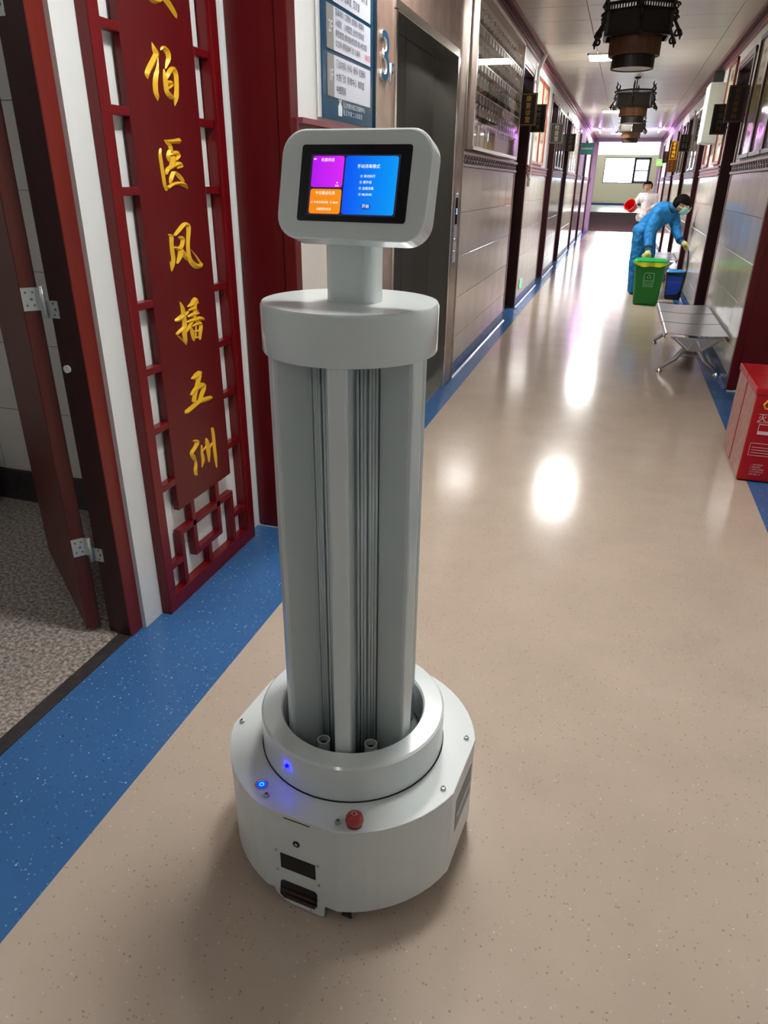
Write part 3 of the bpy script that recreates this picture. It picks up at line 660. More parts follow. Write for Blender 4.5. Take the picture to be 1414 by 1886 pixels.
glyph([[(310, 488, 6), (335, 560, 45), (360, 625, 72), (330, 695, 74), (285, 785, 74), (258, 850, 62), (262, 915, 10)],
       [(383, 668, 8), (378, 760, 22), (362, 860, 55), (352, 960, 62), (358, 1060, 58), (372, 1120, 40), (380, 1168, 6)],
       [(413, 580, 8), (440, 552, 48), (490, 600, 62), (505, 665, 58), (490, 730, 42), (470, 795, 14)],
       [(450, 800, 12), (460, 880, 40), (472, 960, 56), (482, 1050, 52), (505, 1100, 46), (535, 1145, 22)],
       [(478, 925, 20), (505, 850, 58), (548, 800, 66), (585, 845, 56), (595, 940, 50), (597, 1050, 52), (592, 1130, 58), (577, 1228, 6)],
       [(470, 960, 30), (520, 958, 58), (540, 990, 40), (500, 1028, 28)], [(505, 1060, 20), (530, 1100, 34), (560, 1140, 38)]], *A_)
glyph([[(465, 180, 12), (510, 200, 50), (580, 195, 56), (645, 190, 72)], [(485, 205, 24), (530, 245, 46), (545, 310, 46)],
       [(420, 280, 20), (415, 350, 36), (432, 470, 40), (452, 600, 40), (470, 710, 38), (492, 775, 30)],
       [(470, 715, 24), (505, 745, 46), (570, 705, 42), (640, 692, 42), (710, 715, 50), (738, 755, 16)],
       [(525, 305, 40), (512, 370, 48), (524, 430, 26)], [(545, 350, 40), (605, 330, 56), (635, 370, 48), (600, 418, 38)], [(575, 380, 68), (560, 470, 74), (545, 510, 50)],
       [(490, 585, 30), (505, 530, 54), (565, 490, 58), (635, 462, 58), (665, 492, 50), (620, 512, 26)], [(572, 560, 50), (548, 630, 50), (535, 690, 30)], [(590, 560, 36), (640, 605, 50), (680, 655, 42), (690, 692, 22)]], *B_)
glyph([[(512, 1298, 14), (548, 1325, 52), (550, 1400, 46), (560, 1500, 50), (572, 1580, 48), (565, 1660, 44), (552, 1732, 14)], [(533, 1618, 10), (545, 1670, 22), (555, 1715, 24)],
       [(588, 1308, 36), (640, 1248, 56), (700, 1182, 58), (748, 1200, 58), (752, 1270, 50), (745, 1380, 44), (750, 1500, 46), (775, 1605, 58), (835, 1668, 66), (890, 1668, 58), (908, 1640, 28)],
       [(900, 1640, 26), (840, 1550, 18), (780, 1475, 5)], [(635, 1332, 34), (682, 1350, 52), (672, 1430, 50), (640, 1468, 40), (595, 1452, 28), (568, 1462, 14)],
       [(655, 1440, 56), (662, 1520, 72), (640, 1585, 52), (618, 1642, 28)], [(672, 1490, 50), (710, 1550, 56), (738, 1600, 24)]], *B_)
glyph([[(355, 182, 12), (376, 230, 36), (386, 285, 42), (398, 370, 46), (395, 450, 48), (404, 530, 36), (411, 572, 6)], [(312, 350, 25), (350, 332, 50), (400, 292, 42), (432, 268, 16)],
       [(325, 475, 28), (352, 448, 32), (400, 400, 26)], [(335, 490, 18), (370, 522, 15), (405, 560, 10)], [(425, 222, 14), (462, 200, 42), (492, 160, 50), (508, 190, 38)],
       [(438, 255, 22), (480, 240, 40), (515, 272, 28)], [(430, 312, 22), (480, 292, 38), (522, 280, 28)], [(492, 190, 30), (490, 260, 34), (484, 345, 28)],
       [(420, 362, 18), (470, 346, 36), (530, 330, 44), (574, 336, 20)], [(470, 352, 28), (440, 402, 30), (418, 452, 12)], [(500, 350, 24), (545, 372, 22)],
       [(450, 402, 18), (465, 452, 36), (480, 520, 28), (486, 540, 8)], [(470, 402, 18), (520, 376, 34), (545, 392, 34), (540, 452, 34), (535, 522, 22)], [(470, 450, 16), (530, 442, 18)], [(500, 390, 13), (500, 500, 13)], [(482, 512, 16), (530, 500, 18)]], *C_)
glyph([[(460, 880, 16), (500, 862, 60), (538, 825, 50)], [(532, 850, 46), (512, 940, 44), (492, 1020, 44), (482, 1090, 44)],
       [(455, 1030, 24), (500, 972, 42), (560, 942, 54), (572, 970, 44), (548, 1040, 40), (536, 1085, 38)], [(410, 1190, 44), (460, 1150, 46), (530, 1092, 44), (590, 1070, 46), (640, 1052, 36)]], *C_)
glyph([[(474, 1448, 14), (512, 1462, 44), (492, 1510, 36), (462, 1560, 36), (480, 1602, 40), (492, 1635, 18)], [(492, 1605, 14), (500, 1660, 28), (496, 1720, 34), (502, 1760, 28)],
       [(552, 1490, 14), (556, 1560, 26), (566, 1620, 32), (556, 1692, 8)], [(595, 1428, 20), (606, 1480, 42), (616, 1560, 36), (620, 1642, 14)], [(560, 1545, 10), (592, 1502, 20)], [(622, 1525, 14), (646, 1472, 20)],
       [(650, 1335, 26), (660, 1400, 30), (668, 1500, 30), (680, 1600, 30), (690, 1692, 12)]], *C_)
# dark red clad pillar at the step of the wall
pil = thing('red_pillar', (-1.38, 2.80, 0), 'dark red clad square pillar between couplet panel and directory', 'pillar'); og = (-1.38, 2.80, 0)
MB().box(-1.505, -1.2495, 2.795, 2.845, .004, CEIL).build('cladding', M_PILLARRED, pil, og, bev=.018, seg=4)
MB().box(-1.295, -1.243, 2.786, 2.862, .004, CEIL).build('corner_strip', M_PILLARRED, pil, og, bev=.004, seg=2)
# right-hand twin of the red pillar
p2_ = thing('red_pillar', (1.2, 6.385, 0), 'dark red clad square pillar behind the red extinguisher boxes', 'pillar'); og = (1.2, 6.385, 0)
MB().box(1.045, 1.33, 6.345, 6.395, .012, CEIL).build('cladding', M_PILLARRED, p2_, og, bev=.012, seg=3)
MB().box(1.038, 1.095, 6.335, 6.40, .012, CEIL).build('corner_strip', M_PILLARRED, p2_, og, bev=.004)
MB().box(1.045, 1.40, 6.34, 6.40, 0, .012).build('plinth', M_WHITE, p2_, og)

# ------------------------------------------------------------------ elevator
ES = thing('elevator_surround', (XL, 4.85, 0), 'brown marble elevator surround with polished steel edges', 'elevator frame'); og = (XL, 4.85, 0)
for n_, a, b, z0, z1 in (('jamb', 3.77, 4.085, 0, 2.95), ('jamb', 5.615, 5.95, 0, 2.95), ('header', 4.085, 5.615, 2.375, 2.95)):
    MB().box(XL, XL+.022, a, b, z0+(.004 if z0 == 0 else 0), z1).build(n_, M_STONE, ES, og, bev=.003, seg=1)
for a in (3.757, 5.951): MB().box(XL, XL+.030, a, a+.013, .004, 2.95).build('edge_strip', M_EDGE, ES, og)
e = MB().box(XL-.15, XL+.034, 4.075, 4.105, .004, 2.345).box(XL-.15, XL+.034, 5.595, 5.625, .004, 2.345).box(XL-.15, XL+.034, 4.075, 5.625, 2.335, 2.385)
e.build('steel_reveal', M_EDGE, ES, og, bev=.002, seg=1)
MB().box(XL-.16, XL-.0, 4.10, 5.60, .002, .010).build('sill', M_STEEL, ES, og)
ED = thing('elevator_door', (XL-.15, 4.85, 0), 'closed dark steel elevator door in two sliding leaves', 'elevator door'); og = (XL-.15, 4.85, 0)
for a, b in ((4.105, 4.848), (4.852, 5.595)): MB().box(XL-.165, XL-.135, a, b, .012, 2.335).build('leaf', M_STEEL_D, ED, og, bev=.003, seg=1)
F3 = thing('floor_number_sign', (XL+.03, 3.93, 2.1), 'raised number 3F in white and blue on the marble jamb', 'sign'); og = (XL+.03, 3.93, 2.1)
def raised(parent, s, size, o, depth, mats, sx=1.):
    cu = bpy.data.curves.new('t', 'FONT'); cu.body = s; cu.size = size*U; cu.extrude = depth/2*U; cu.align_x = 'CENTER'; cu.align_y = 'CENTER'; cu.offset = .004*U*0
    ob = bpy.data.objects.new('t', cu); COL.objects.link(ob); me = bpy.data.meshes.new_from_object(ob.evaluated_get(bpy.context.evaluated_depsgraph_get()))
    bpy.data.objects.remove(ob, do_unlink=True); me.materials.clear()
    for m in mats: me.materials.append(m)
    oo = Vector(o)-Vector(og)
    for v in me.vertices: v.co = Vector((v.co.z+oo.x*U, v.co.x*sx+oo.y*U, v.co.y+oo.z*U))
    for p in me.polygons: p.material_index = 0 if p.normal.x > .5 else 1
    return link('numeral', me, parent)
M_SIGNB = mat('sign_teal_blue', s2l((26, 74, 104)), .65, spec=.2)
raised(F3, '3', .30, (XL+.0285, 3.90, 2.10), .011, [M_SIGNB, M_WHITE], 1.15); raised(F3, 'F', .12, (XL+.0285, 4.02, 2.05), .010, [M_SIGNB, M_WHITE])
CB = thing('call_panel', (XL+.022, 5.77, 1.2), 'steel elevator call panel with blue lit display on the right jamb', 'call panel'); og = (XL+.022, 5.77, 1.2)
MB().box(XL+.022, XL+.034, 5.72, 5.82, .98, 1.48).build('plate', M_STEEL, CB, og, bev=.002, seg=1)
MB().box(XL+.034, XL+.036, 5.735, 5.805, 1.26, 1.45).build('display', M_BLACKGLASS, CB, og)
text(CB, '3', .06, (XL+.0365, 5.77, 1.35), (0, 1, 0), (0, 0, 1), mat('led_text_blue', (.1, .2, .6), .4, emit=(.2, .4, 1), estr=3.), og)
for z in (1.06, 1.15): MB().cyl((XL+.034, 5.77, z), (XL+.038, 5.77, z), .02, n=16).build('button', M_CHROME, CB, og)

# ------------------------------------------------------------------ directory board
DB = thing('floor_directory', (XL, 3.41, 1.79), 'dark teal floor directory board with white department panels', 'directory'); og = (XL, 3.41, 1.79)
MB().box(XL+.004, XL+.020, 3.092, 3.735, 1.79, 2.88).build('board', mat('directory_teal', s2l((18, 72, 104)), .2, coat=.3), DB, og)
MB().box(XL+.004, XL+.012, 3.065, 3.094, 1.79, 2.88).build('edge_trim', M_WHITE, DB, og)
M_DK = mat('print_dark', s2l((40, 44, 60)), .6); M_RDT = mat('print_red', s2l((220, 60, 90)), .6); M_LT = mat('print_light', s2l((216, 226, 232)), .5)
rows = {1: ['门诊内科  外科  骨科  肛肠科', '大伤门诊  影像中心  收款室', '中西药房'], 2: ['耳鼻喉科  口腔科  皮肤科  推拿科', '彩超室    心电图室  经颅多普勒室', '骨密度室 (肺功能)检测室 碳14检测室', '公卫科 预防接种门诊 儿保科'],
        3: ['康复科  针灸科  理疗科  中医科', '中医馆  病案室  检验科  治疗室', '护士站  推拿室  艾灸室'], 4: ['住院部  手术室  病房'], 5: ['办公室  会议室']}
for k in range(1, 6):
    z0 = 1.873+.168*(k-1); z1 = z0+.152
    rp = MB().box(XL+.020, XL+.023, 3.215, 3.690, z0, z1).build('department_panel', mat('panel_pale', s2l((206, 210, 224)), .3), DB, og)
    MB().box(XL+.020, XL+.023, 3.138, 3.212, z0, z1).build('number_panel', mat('panel_grey', s2l((140, 138, 136)), .4), rp, og)
    text(rp, '%dF' % k, .06, (XL+.023, 3.176, (z0+z1)/2), (0, 1, 0), (0, 0, 1), M_LT, og, sx=.8, name='floor_number'); T_ = []
    R_ = rows[k]; st = .036 if len(R_) > 3 else .046; y0 = (z0+z1)/2+st*(len(R_)-1)/2+(.004 if len(R_) > 3 else 0)
    if k == 1: y0 = z1-.030
    for i, s in enumerate(R_):
        T_.append(text(rp, s, .027 if len(R_) > 3 else .033, (XL+.023, 3.232, y0-st*i), (0, 1, 0), (0, 0, 1), M_DK, og, align='LEFT', sx=.92))
    join_text(T_, 'lettering')
    if k == 2: text(rp, '输液室', .027, (XL+.023, 3.685, y0-st*3), (0, 1, 0), (0, 0, 1), M_RDT, og, align='RIGHT', sx=.92, name='red_lettering')
lg = MB(); lo = Vector((XL+.0205, 3.285, 1.838))     # small bottle-shaped emblem
lg.prism([(-.022, -.030), (.022, -.030), (.024, .006), (.010, .016), (.010, .022), (-.010, .022), (-.010, .016), (-.024, .006)], lo, (0, 1, 0), (0, 0, 1), (.001, 0, 0))
lg.prism([(-.016, .026), (-.003, .024), (-.012, .038)], lo, (0, 1, 0), (0, 0, 1), (.001, 0, 0)).prism([(.016, .026), (.003, .024), (.012, .038)], lo, (0, 1, 0), (0, 0, 1), (.001, 0, 0))
lg.build('emblem', M_LT, DB, og)
join_text([text(DB, '礼义市青沙社区卫生服务中心', .0225, (XL+.020, 3.325, 1.853), (0, 1, 0), (0, 0, 1), M_LT, og, align='LEFT'),
           text(DB, '礼 义 市 第 二 人 民 医 院', .0225, (XL+.020, 3.325, 1.823), (0, 1, 0), (0, 0, 1), M_LT, og, align='LEFT')], 'hospital_lettering')

# ------------------------------------------------------------------ specimen case with rows of jars
SCs = thing('specimen_case', (XL, 7.25, 1.79), 'long glass fronted wall case with four shelves of specimen jars', 'display case'); og = (XL, 7.25, 1.79)
cy0, cy1, cz0, cz1, cxf = 6.02, 8.60, 1.785, 2.86, XL+.075
MB().box(XL, XL+.006, cy0, cy1, cz0, cz1).build('back_panel', mat('case_back', s2l((214, 198, 178)), .5), SCs, og)
f = MB()
for a, b, c, d in ((cy0, cy0+.03, cz0, cz1), (cy1-.03, cy1, cz0, cz1), (cy0, cy1, cz0, cz0+.03), (cy0, cy1, cz1-.03, cz1)): f.box(XL, cxf+.006, a, b, c, d)
f.build('frame', mat('case_frame_champagne', (.62, .52, .46), .22, metal=.9), SCs, og, bev=.003, seg=1)
SH = [2.615, 2.395, 2.185, 1.990]
for z in SH: MB().box(XL+.006, cxf-.004, cy0+.03, cy1-.03, z-.008, z).build('shelf', mat('shelf_acrylic', s2l((196, 180, 164)), .3), SCs, og)
MB().box(cxf, cxf+.004, cy0+.03, cy1-.03, cz0+.03, cz1-.03).build('glass_pane', M_GLASS, SCs, og)
jar_m = MB().lathe([(0, 0), (.024, 0), (.025, .01), (.025, .085), (.018, .098), (.018, .105)], 10).mesh('jar_body', mat('jar_glass', (.80, .80, .78), .06, metal=.55))
lid_m = MB().lathe([(.020, .103), (.021, .128), (.012, .136), (0, .137)], 10).mesh('lid', M_CHROME)
con_m = [MB().lathe([(.0254, .012), (.0254, .05)], 10).mesh('contents', mat('herb_%d' % i, s2l(c), .7)) for i, c in enumerate(((96, 66, 44), (60, 50, 40), (128, 92, 60)))]
lab_m = MB().box(0, .0015, -.042, .042, -.062, -.012).mesh('label_card', mat('label_brown', s2l((112, 70, 52)), .4))
for r, z in enumerate(SH):
    for i in range(17):
        y = cy0+.11+i*.148
        nm = ('top', 'second', 'third', 'lowest')[r]
        t = thing('specimen_jar', (XL+.036, y, z), 'small lidded specimen jar on the %s shelf of the wall case' % nm, 'jar', 'specimen jars on the %s shelf' % nm)
        link('jar_body', jar_m, t); link('lid', lid_m, t); link('contents', con_m[(i*7+r*3) % 3], t)
        c = link('label_card', lab_m, SCs); c.location = (Vector((cxf-.004, y, z))-Vector(og))*U

# ------------------------------------------------------------------ framed posters
def poster(name, X, sgn, y0, y1, z0, z1, frame_m, paper_m, label, art=None, group='framed posters'):
    yc = (y0+y1)/2; t = thing(name, (X, yc, z0), label, 'poster', group); og = (X, yc, z0); d = lambda p, q: tuple(sorted((X+sgn*p, X+sgn*q)))
    w_ = .035; f = MB()
    for a, b, c, e in ((y0, y0+w_, z0, z1), (y1-w_, y1, z0, z1), (y0, y1, z0, z0+w_), (y0, y1, z1-w_, z1)): f.box(*d(.001, .026), a, b, c, e)
    f.build('frame', frame_m, t, og, bev=.003, seg=1)
    MB().box(*d(.001, .010), y0+w_, y1-w_, z0+w_, z1-w_).build('print', paper_m, t, og)
    if art:
        a_ = (0, 1, 0) if sgn > 0 else (0, -1, 0); T_ = []
        n_ = 7
        for i in range(n_):
            T_.append(text(t, art, .045, (X+sgn*.010, yc, z1-.16-i*(z1-z0-.25)/n_), a_, (0, 0, 1), M_DK, og))
        join_text(T_, 'lettering')
    return t
def paper(name, top, bot):
    m = mat(name, top, .08, coat=.4); n_, l_, b_ = nodes(m); t = n_.new('ShaderNodeTexCoord'); s_ = n_.new('ShaderNodeSeparateXYZ'); l_.new(t.outputs['Generated'], s_.inputs[0])
    r = ramp(m, s_.outputs[2], [(.35, bot), (.40, top)]); l_.new(r, b_.inputs['Base Color']); return m
P_YG = paper('print_yellow_green', s2l((196, 190, 120)), s2l((206, 190, 190))); P_CR = paper('print_cream', s2l((226, 220, 188)), s2l((216, 212, 196)))
M_FRB = mat('frame_redwood', s2l((140, 56, 40)), .3); M_FRD = mat('frame_dark', s2l((72, 34, 40)), .3); M_FRS = mat('frame_silver', (.55, .5, .5), .25, metal=.9)
poster('framed_poster', XR, -1, 7.83, 8.50, 1.80, 2.82, M_FRD, P_YG, 'yellow green framed poster nearest the black blade sign above the carved rail', '针灸推拿')
poster('framed_poster', XR, -1, 7.15, 7.82, 1.80, 2.82, M_FRD, P_YG, 'yellow green framed poster in the middle of three above the carved rail', '中医养生')
poster('framed_poster', XR, -1, 6.47, 7.14, 1.80, 2.82, M_FRD, P_YG, 'yellow green framed poster closest to the red pillar', '健康教育')
poster('framed_poster', XR, -1, 10.2, 10.95, 1.80, 2.90, M_FRB, P_CR, 'cream poster in redwood frame in front of the white wall unit', '就诊须知')
poster('framed_poster', XR, -1, 11.58, 12.30, 1.80, 2.72, M_FRB, P_CR, 'cream poster in redwood frame behind the white wall unit')
poster('framed_poster', XL, 1, 10.45, 11.15, 1.80, 2.80, M_FRB, P_CR, 'cream poster in redwood frame beside the white conduit', '服务流程')
poster('framed_poster', XL, 1, 11.16, 11.9, 1.80, 2.80, M_FRB, P_CR, 'cream poster in redwood frame before the second recessed door', '专家介绍')
M_FRK = mat('frame_brown_black', s2l((60, 44, 44)), .3)
for y0_, nn_, mf, Xw, sg, lbs in ((13.85, .6, M_FRK, XL, 1, ('cream poster in thin dark frame right after the second left door', 'cream poster in thin dark frame midway between second and third left doors', 'cream poster in thin dark frame just before the third left door')),
                                (17.3, .8, M_FRS, XL, 1, ('cream poster in silver frame right after the third left door', 'cream poster in silver frame midway between third and fourth left doors', 'cream poster in silver frame just before the fourth left door')),
                                (13.8, .8, M_FRS, XR, -1, ('cream poster in silver frame over the near seats of the far bench', 'cream poster in silver frame over the last seat of the far bench')),
                                (17.2, 1.0, M_FRK, XR, -1, ('cream poster in dark frame right after the third right door', 'cream poster in dark frame just before the low brown blade sign'))):
    for i, lb in enumerate(lbs):
        poster('framed_poster', Xw, sg, y0_+i*nn_, y0_+i*nn_+min(.68, nn_-.06), 1.80, 2.72, mf, P_CR, lb)
# ------------------------------------------------------------------ blade signs beside the doors
M_SGN = wood_mat('sign_black_lacquer', s2l((22, 14, 12)), s2l((30, 20, 16)), .55); M_SGOLD = mat('sign_gold', s2l((170, 120, 40)), .35, metal=.3); M_SPALE = mat('sign_pale', s2l((150, 140, 120)), .4)
def blade(x0, x1, Y, z0, z1, words, label, ink=None, face=None, cat='sign', horizontal=False, grp=None):
    xc = (x0+x1)/2; t = thing('blade_sign', (xc, Y, z0), label, cat, grp); og = (xc, Y, z0)
    MB().box(x0, x1, Y, Y+.028, z0, z1).build('board', face or M_SGN, t, og, bev=.004, seg=1)
    ink = ink or M_SGOLD; b = MB(); k = .010; q = .004
    for a, c, d, e in ((x0+k, x0+k+q, z0+k, z1-k), (x1-k-q, x1-k, z0+k, z1-k), (x0+k, x1-k, z0+k, z0+k+q), (x0+k, x1-k, z1-k-q, z1-k)): b.box(a, c, Y-.0015, Y, d, e)
    if not horizontal: b.build('border', ink, t, og)
    wall_x = x0 if xc < 0 else x1; X = XL if xc < 0 else XR
    MB().box(min(wall_x, X), max(wall_x, X)+.0, Y+.008, Y+.020, z0+.06, z0+.08).box(min(wall_x, X), max(wall_x, X), Y+.008, Y+.020, z1-.08, z1-.06).build('bracket', M_BLACK, t, og)
    if horizontal: text(t, words, (x1-x0)*.9/len(words), (xc, Y, (z0+z1)/2), (1, 0, 0), (0, 0, 1), ink, og)
    else:
        n = len(words); h = (z1-z0-.05)/n; T_ = [text(t, c, min(h*.95, (x1-x0)*.72), (xc, Y, z1-.025-h*(i+.5)), (1, 0, 0), (0, 0, 1), ink, og) for i, c in enumerate(words)]
        join_text(T_, 'lettering')
blade(-1.235, -1.050, 8.97, 2.135, 2.455, '康复诊室', 'black blade sign with gold lettering 康复诊室 beside the specimen case', mat('sign_gold_bright', s2l((214, 160, 50)), .3, metal=.2))
blade(-1.235, -1.062, 10.10, 2.140, 2.445, '中医诊室', 'black blade sign with pale lettering 中医诊室 by the first left door', M_SPALE)
blade(-1.235, -1.03, 12.60, 2.125, 2.410, '检查室', 'black blade sign 检查室 on the left wall by the second door', M_SPALE)
blade(-1.235, -1.05, 15.84, 2.140, 2.450, '治疗室', 'black blade sign 治疗室 on the left wall by the third door', M_SPALE)
blade(-1.235, -.92, 21.05, 2.260, 2.535, '日间康复病区', 'green hanging sign with white lettering on the left wall', M_LT, mat('sign_green', s2l((18, 110, 96)), .4), horizontal=True)
blade(.862, 1.035, 8.80, 2.140, 2.470, '针灸推拿科', 'black blade sign with reddish gold lettering 针灸推拿科 by the yellow green posters', mat('sign_copper', s2l((140, 84, 50)), .4))
blade(.850, 1.030, 10.00, 2.100, 2.410, '中医内科', 'black blade sign with dull lettering 中医内科 overlapping the white wall unit', mat('sign_dull', s2l((110, 92, 74)), .4))
blade(.860, 1.035, 12.46, 2.150, 2.44, '外科', 'black blade sign 外科 just behind the white wall unit', M_SPALE)
blade(.860, 1.035, 15.70, 2.135, 2.42, '妇科', 'black blade sign 妇科 on the right wall over the far bench', M_SPALE)
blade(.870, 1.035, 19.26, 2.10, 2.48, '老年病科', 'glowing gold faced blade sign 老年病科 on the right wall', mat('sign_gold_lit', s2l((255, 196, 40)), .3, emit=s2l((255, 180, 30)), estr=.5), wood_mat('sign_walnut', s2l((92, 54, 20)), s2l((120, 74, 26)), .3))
blade(.850, 1.035, 19.0, 1.84, 2.10, '康复室', 'brown blade sign 康复室 hung low on the right wall', M_SGOLD, MATS['sign_walnut'])
blade(.875, 1.035, 22.86, 2.12, 2.41, '理疗室', 'dark blade sign 理疗室 on the far right wall', M_SGOLD)
blade(.835, 1.035, 26.4, 2.12, 2.32, '出口', 'small bright green exit sign 出口 at the far right', M_LT, mat('exit_green', s2l((120, 180, 70)), .4, emit=s2l((110, 190, 60)), estr=.4), horizontal=True)
el = thing('floor_exit_light', (XL+.02, 10.5, .27), 'small glowing green exit light low on the tiled wall', 'exit light'); og = (XL+.02, 10.5, .27)
MB().box(XL+.011, XL+.020, 10.38, 10.62, .20, .34).build('casing', M_WHITE, el, og, bev=.002, seg=1)
MB().box(XL+.020, XL+.022, 10.40, 10.60, .215, .325).build('lit_face', mat('exit_lit', (.1, .6, .25), .4, emit=s2l((90, 220, 130)), estr=.9), el, og)

# wall unit, conduit, speaker box
WU = thing('wall_air_unit', (.95, 11.4, 2.06), 'white wall mounted air unit between two redwood framed posters', 'air unit'); og = (.95, 11.4, 2.06)
MB().box(.845, XR, 11.0, 11.52, 2.062, 2.735).build('body', mat('unit_white', s2l((222, 232, 230)), .35), WU, og, bev=.018, seg=3)
v_ = MB()
for i in range(6): v_.box(.838, .846, 11.06, 11.46, 2.12+i*.022, 2.132+i*.022)
v_.build('vent_grille', M_WHITE, WU, og); MB().box(.90, 1.0, 11.1, 11.42, 2.052, 2.064).build('outlet_flap', M_WHITE, WU, og)
CD = thing('conduit_pipe', (XL+.03, 10.30, 1.5), 'white vertical conduit pipe on the left wall by the first door', 'pipe'); og = (XL+.03, 10.30, 1.5)
MB().cyl((XL+.028, 10.30, 1.52), (XL+.028, 10.30, 2.86), .018, n=12).build('pipe', M_WHITE, CD, og)
MB().cyl((XL+.028, 10.30, 2.84), (XL+.10, 10.30, 3.0), .024, n=12).build('elbow', M_WHITE, CD, og)
cl = MB()
for z in (1.6, 2.2, 2.7): cl.box(XL, XL+.05, 10.275, 10.325, z, z+.02)
cl.build('clip', M_WHITE, CD, og)
SB = thing('speaker_box', (1.0, 11.75, 2.74), 'dark grey speaker box on brackets high on the right wall', 'speaker'); og = (1.0, 11.75, 2.74)
sb = MB().box(.93, XR, 11.65, 11.85, 2.76, 2.94).build('cabinet', mat('speaker_grey', s2l((52, 56, 58)), .5), SB, og, bev=.008)
MB().box(.925, .93, 11.67, 11.83, 2.78, 2.92).build('grille', M_BLACK, SB, og)

# ------------------------------------------------------------------ palace lanterns
M_LW = wood_mat('lantern_dark_wood', (.008, .005, .004), (.014, .009, .006), .4); M_LP = cloud_mat('lantern_panel', (.012, .009, .007), (.022, .017, .012), .5, 40)
M_LB = cloud_mat('lantern_brown_shade', s2l((70, 40, 22)), s2l((104, 66, 34)), .55, 22); M_LD = mat('lantern_diffuser', s2l((226, 220, 212)), .5)
def scroll(c, ax, up, r, turns=1.25, w=.010):
    pts = []; 
    for i in range(15):
        t = i/14; a = turns*2*PI*t; q = r*(1-.75*t); pts.append(c+ax*(q*math.cos(a))+up*(q*math.sin(a)))
    return pts
LT = thing('palace_lantern', (0, 0, 0), 'large dark carved wooden palace lantern hanging first along the ceiling', 'lantern', 'palace lanterns along the corridor')
HR, HZ0, HZ1 = .285, 2.655, 2.865
hx = [Vector((HR*math.cos(math.radians(60*k+30)), HR*math.sin(math.radians(60*k+30)), 0)) for k in range(6)]
fr = MB()
for k in range(6):
    a, b = hx[k], hx[(k+1) % 6]
    for z, th in ((HZ0, .020), (HZ1, .022), (HZ1-.045, .012)): fr.bar(a+Vector((0, 0, z)), b+Vector((0, 0, z)), .020, th)
    fr.bar(a+Vector((0, 0, HZ0)), a+Vector((0, 0, HZ1)), .022, .022)
    for i in range(1, 12):                                   # pierced band below the top rail
        p = a.lerp(b, i/12); fr.bar(p+Vector((0, 0, HZ1-.045)), p+Vector((0, 0, HZ1)), .012, .008)
fr.build('hex_frame', M_LW, LT)
for k in range(6):
    a, b = hx[k]*.985, hx[(k+1) % 6]*.985; d = (b-a).normalized(); n_ = d.cross(Vector((0, 0, 1)))
    MB().obox((a+b)/2+Vector((0, 0, (HZ0+HZ1-.045)/2)), d, n_, (0, 0, 1), (b-a).length/2, .004, (HZ1-HZ0-.045)/2).build('shade_panel', M_LP, LT)
    h = MB(); o = hx[k].normalized(); up = Vector((0, 0, 1)); base_ = hx[k]
    h.tube([base_+up*(HZ1-.01), base_+o*.03+up*(HZ1+.045), base_+o*.012+up*(HZ1+.085), base_+o*.03+up*(HZ1+.11)], [.013, .015, .012, .006], 6)
    h.tube([base_+o*.005+up*(HZ1-.03), base_+o*.035+up*(HZ1-.07), base_+o*.030+up*(HZ1-.13), base_+o*.062+up*(HZ0+.03), base_+o*.085+up*(HZ0-.005)], [.010, .013, .012, .013, .016], 6)
    h.tube(scroll(base_+o*.028+up*(HZ1-.03), o, up, .026), .007, 6); h.tube(scroll(base_+o*.030+up*(HZ1-.115), o, up, .026), .007, 6)
    h.tube(scroll(base_+o*.062+up*(HZ0-.005), o, up, .030), .009, 6)
    h.tube([base_+o*.085+up*HZ0, base_+o*.088+up*(HZ0-.05)], [.014, .006], 6); h.sphere(base_+o*.088+up*(HZ0-.015), .018, 8, 6)
    h.build('scroll_bracket', M_LW, LT)
    MB().tube([hx[k]*.9+up*(HZ0-.006), hx[k]*.72+up*(HZ0-.006)], .008, 6).build('strut', M_LW, LT)
MB().lathe([(.150, 2.520), (.204, 2.520), (.207, 2.525), (.207, 2.660), (.150, 2.665)], 36).build('brown_drum', M_LB, LT)
MB().lathe([(.160, 2.432), (.168, 2.432), (.168, 2.530), (.150, 2.532)], 36).build('lower_drum', M_LP, LT)
lb_ = MB()
for i in range(18):
    a = 2*PI*i/18; p = Vector((.168*math.cos(a), .168*math.sin(a), 0)); lb_.obox(p+Vector((0, 0, 2.481)), p, Vector((0, 0, 1)).cross(p), (0, 0, 1), .004, .005, .04)
lb_.lathe([(.1685, 2.430), (.173, 2.430), (.173, 2.442), (.1685, 2.442)], 36).lathe([(.1685, 2.518), (.172, 2.518), (.172, 2.526), (.1685, 2.526)], 36)
lb_.build('lattice_band', M_LW, LT)
MB().lathe([(0, 2.437), (.162, 2.437)], 32).build('diffuser', M_LD, LT)
MB().lathe([(0, HZ1-.05), (.27, HZ1-.05)], 6).build('cover_plate', M_LP, LT)
MB().cyl((0, 0, HZ1-.05), (0, 0, CEIL), .008, n=8).lathe([(.0, CEIL-.03), (.04, CEIL-.02), (.05, CEIL)], 16).build('hanging_rod', M_LW, LT)
lanterns = [LT, copy_tree(LT), copy_tree(LT)]
for o, (x, y, rz, lb) in zip(lanterns, ((-.085, 7.2, 4, None), (-.045, 13.1, -6, 'dark carved wooden palace lantern hanging second along the ceiling'), (-.045, 18.9, 2, 'brown palace lantern hanging third, against the purple glow'))):
    o.location = Vector((x, y, 0))*U; o.rotation_euler.z = math.radians(rz)
    if lb: o['label'] = lb
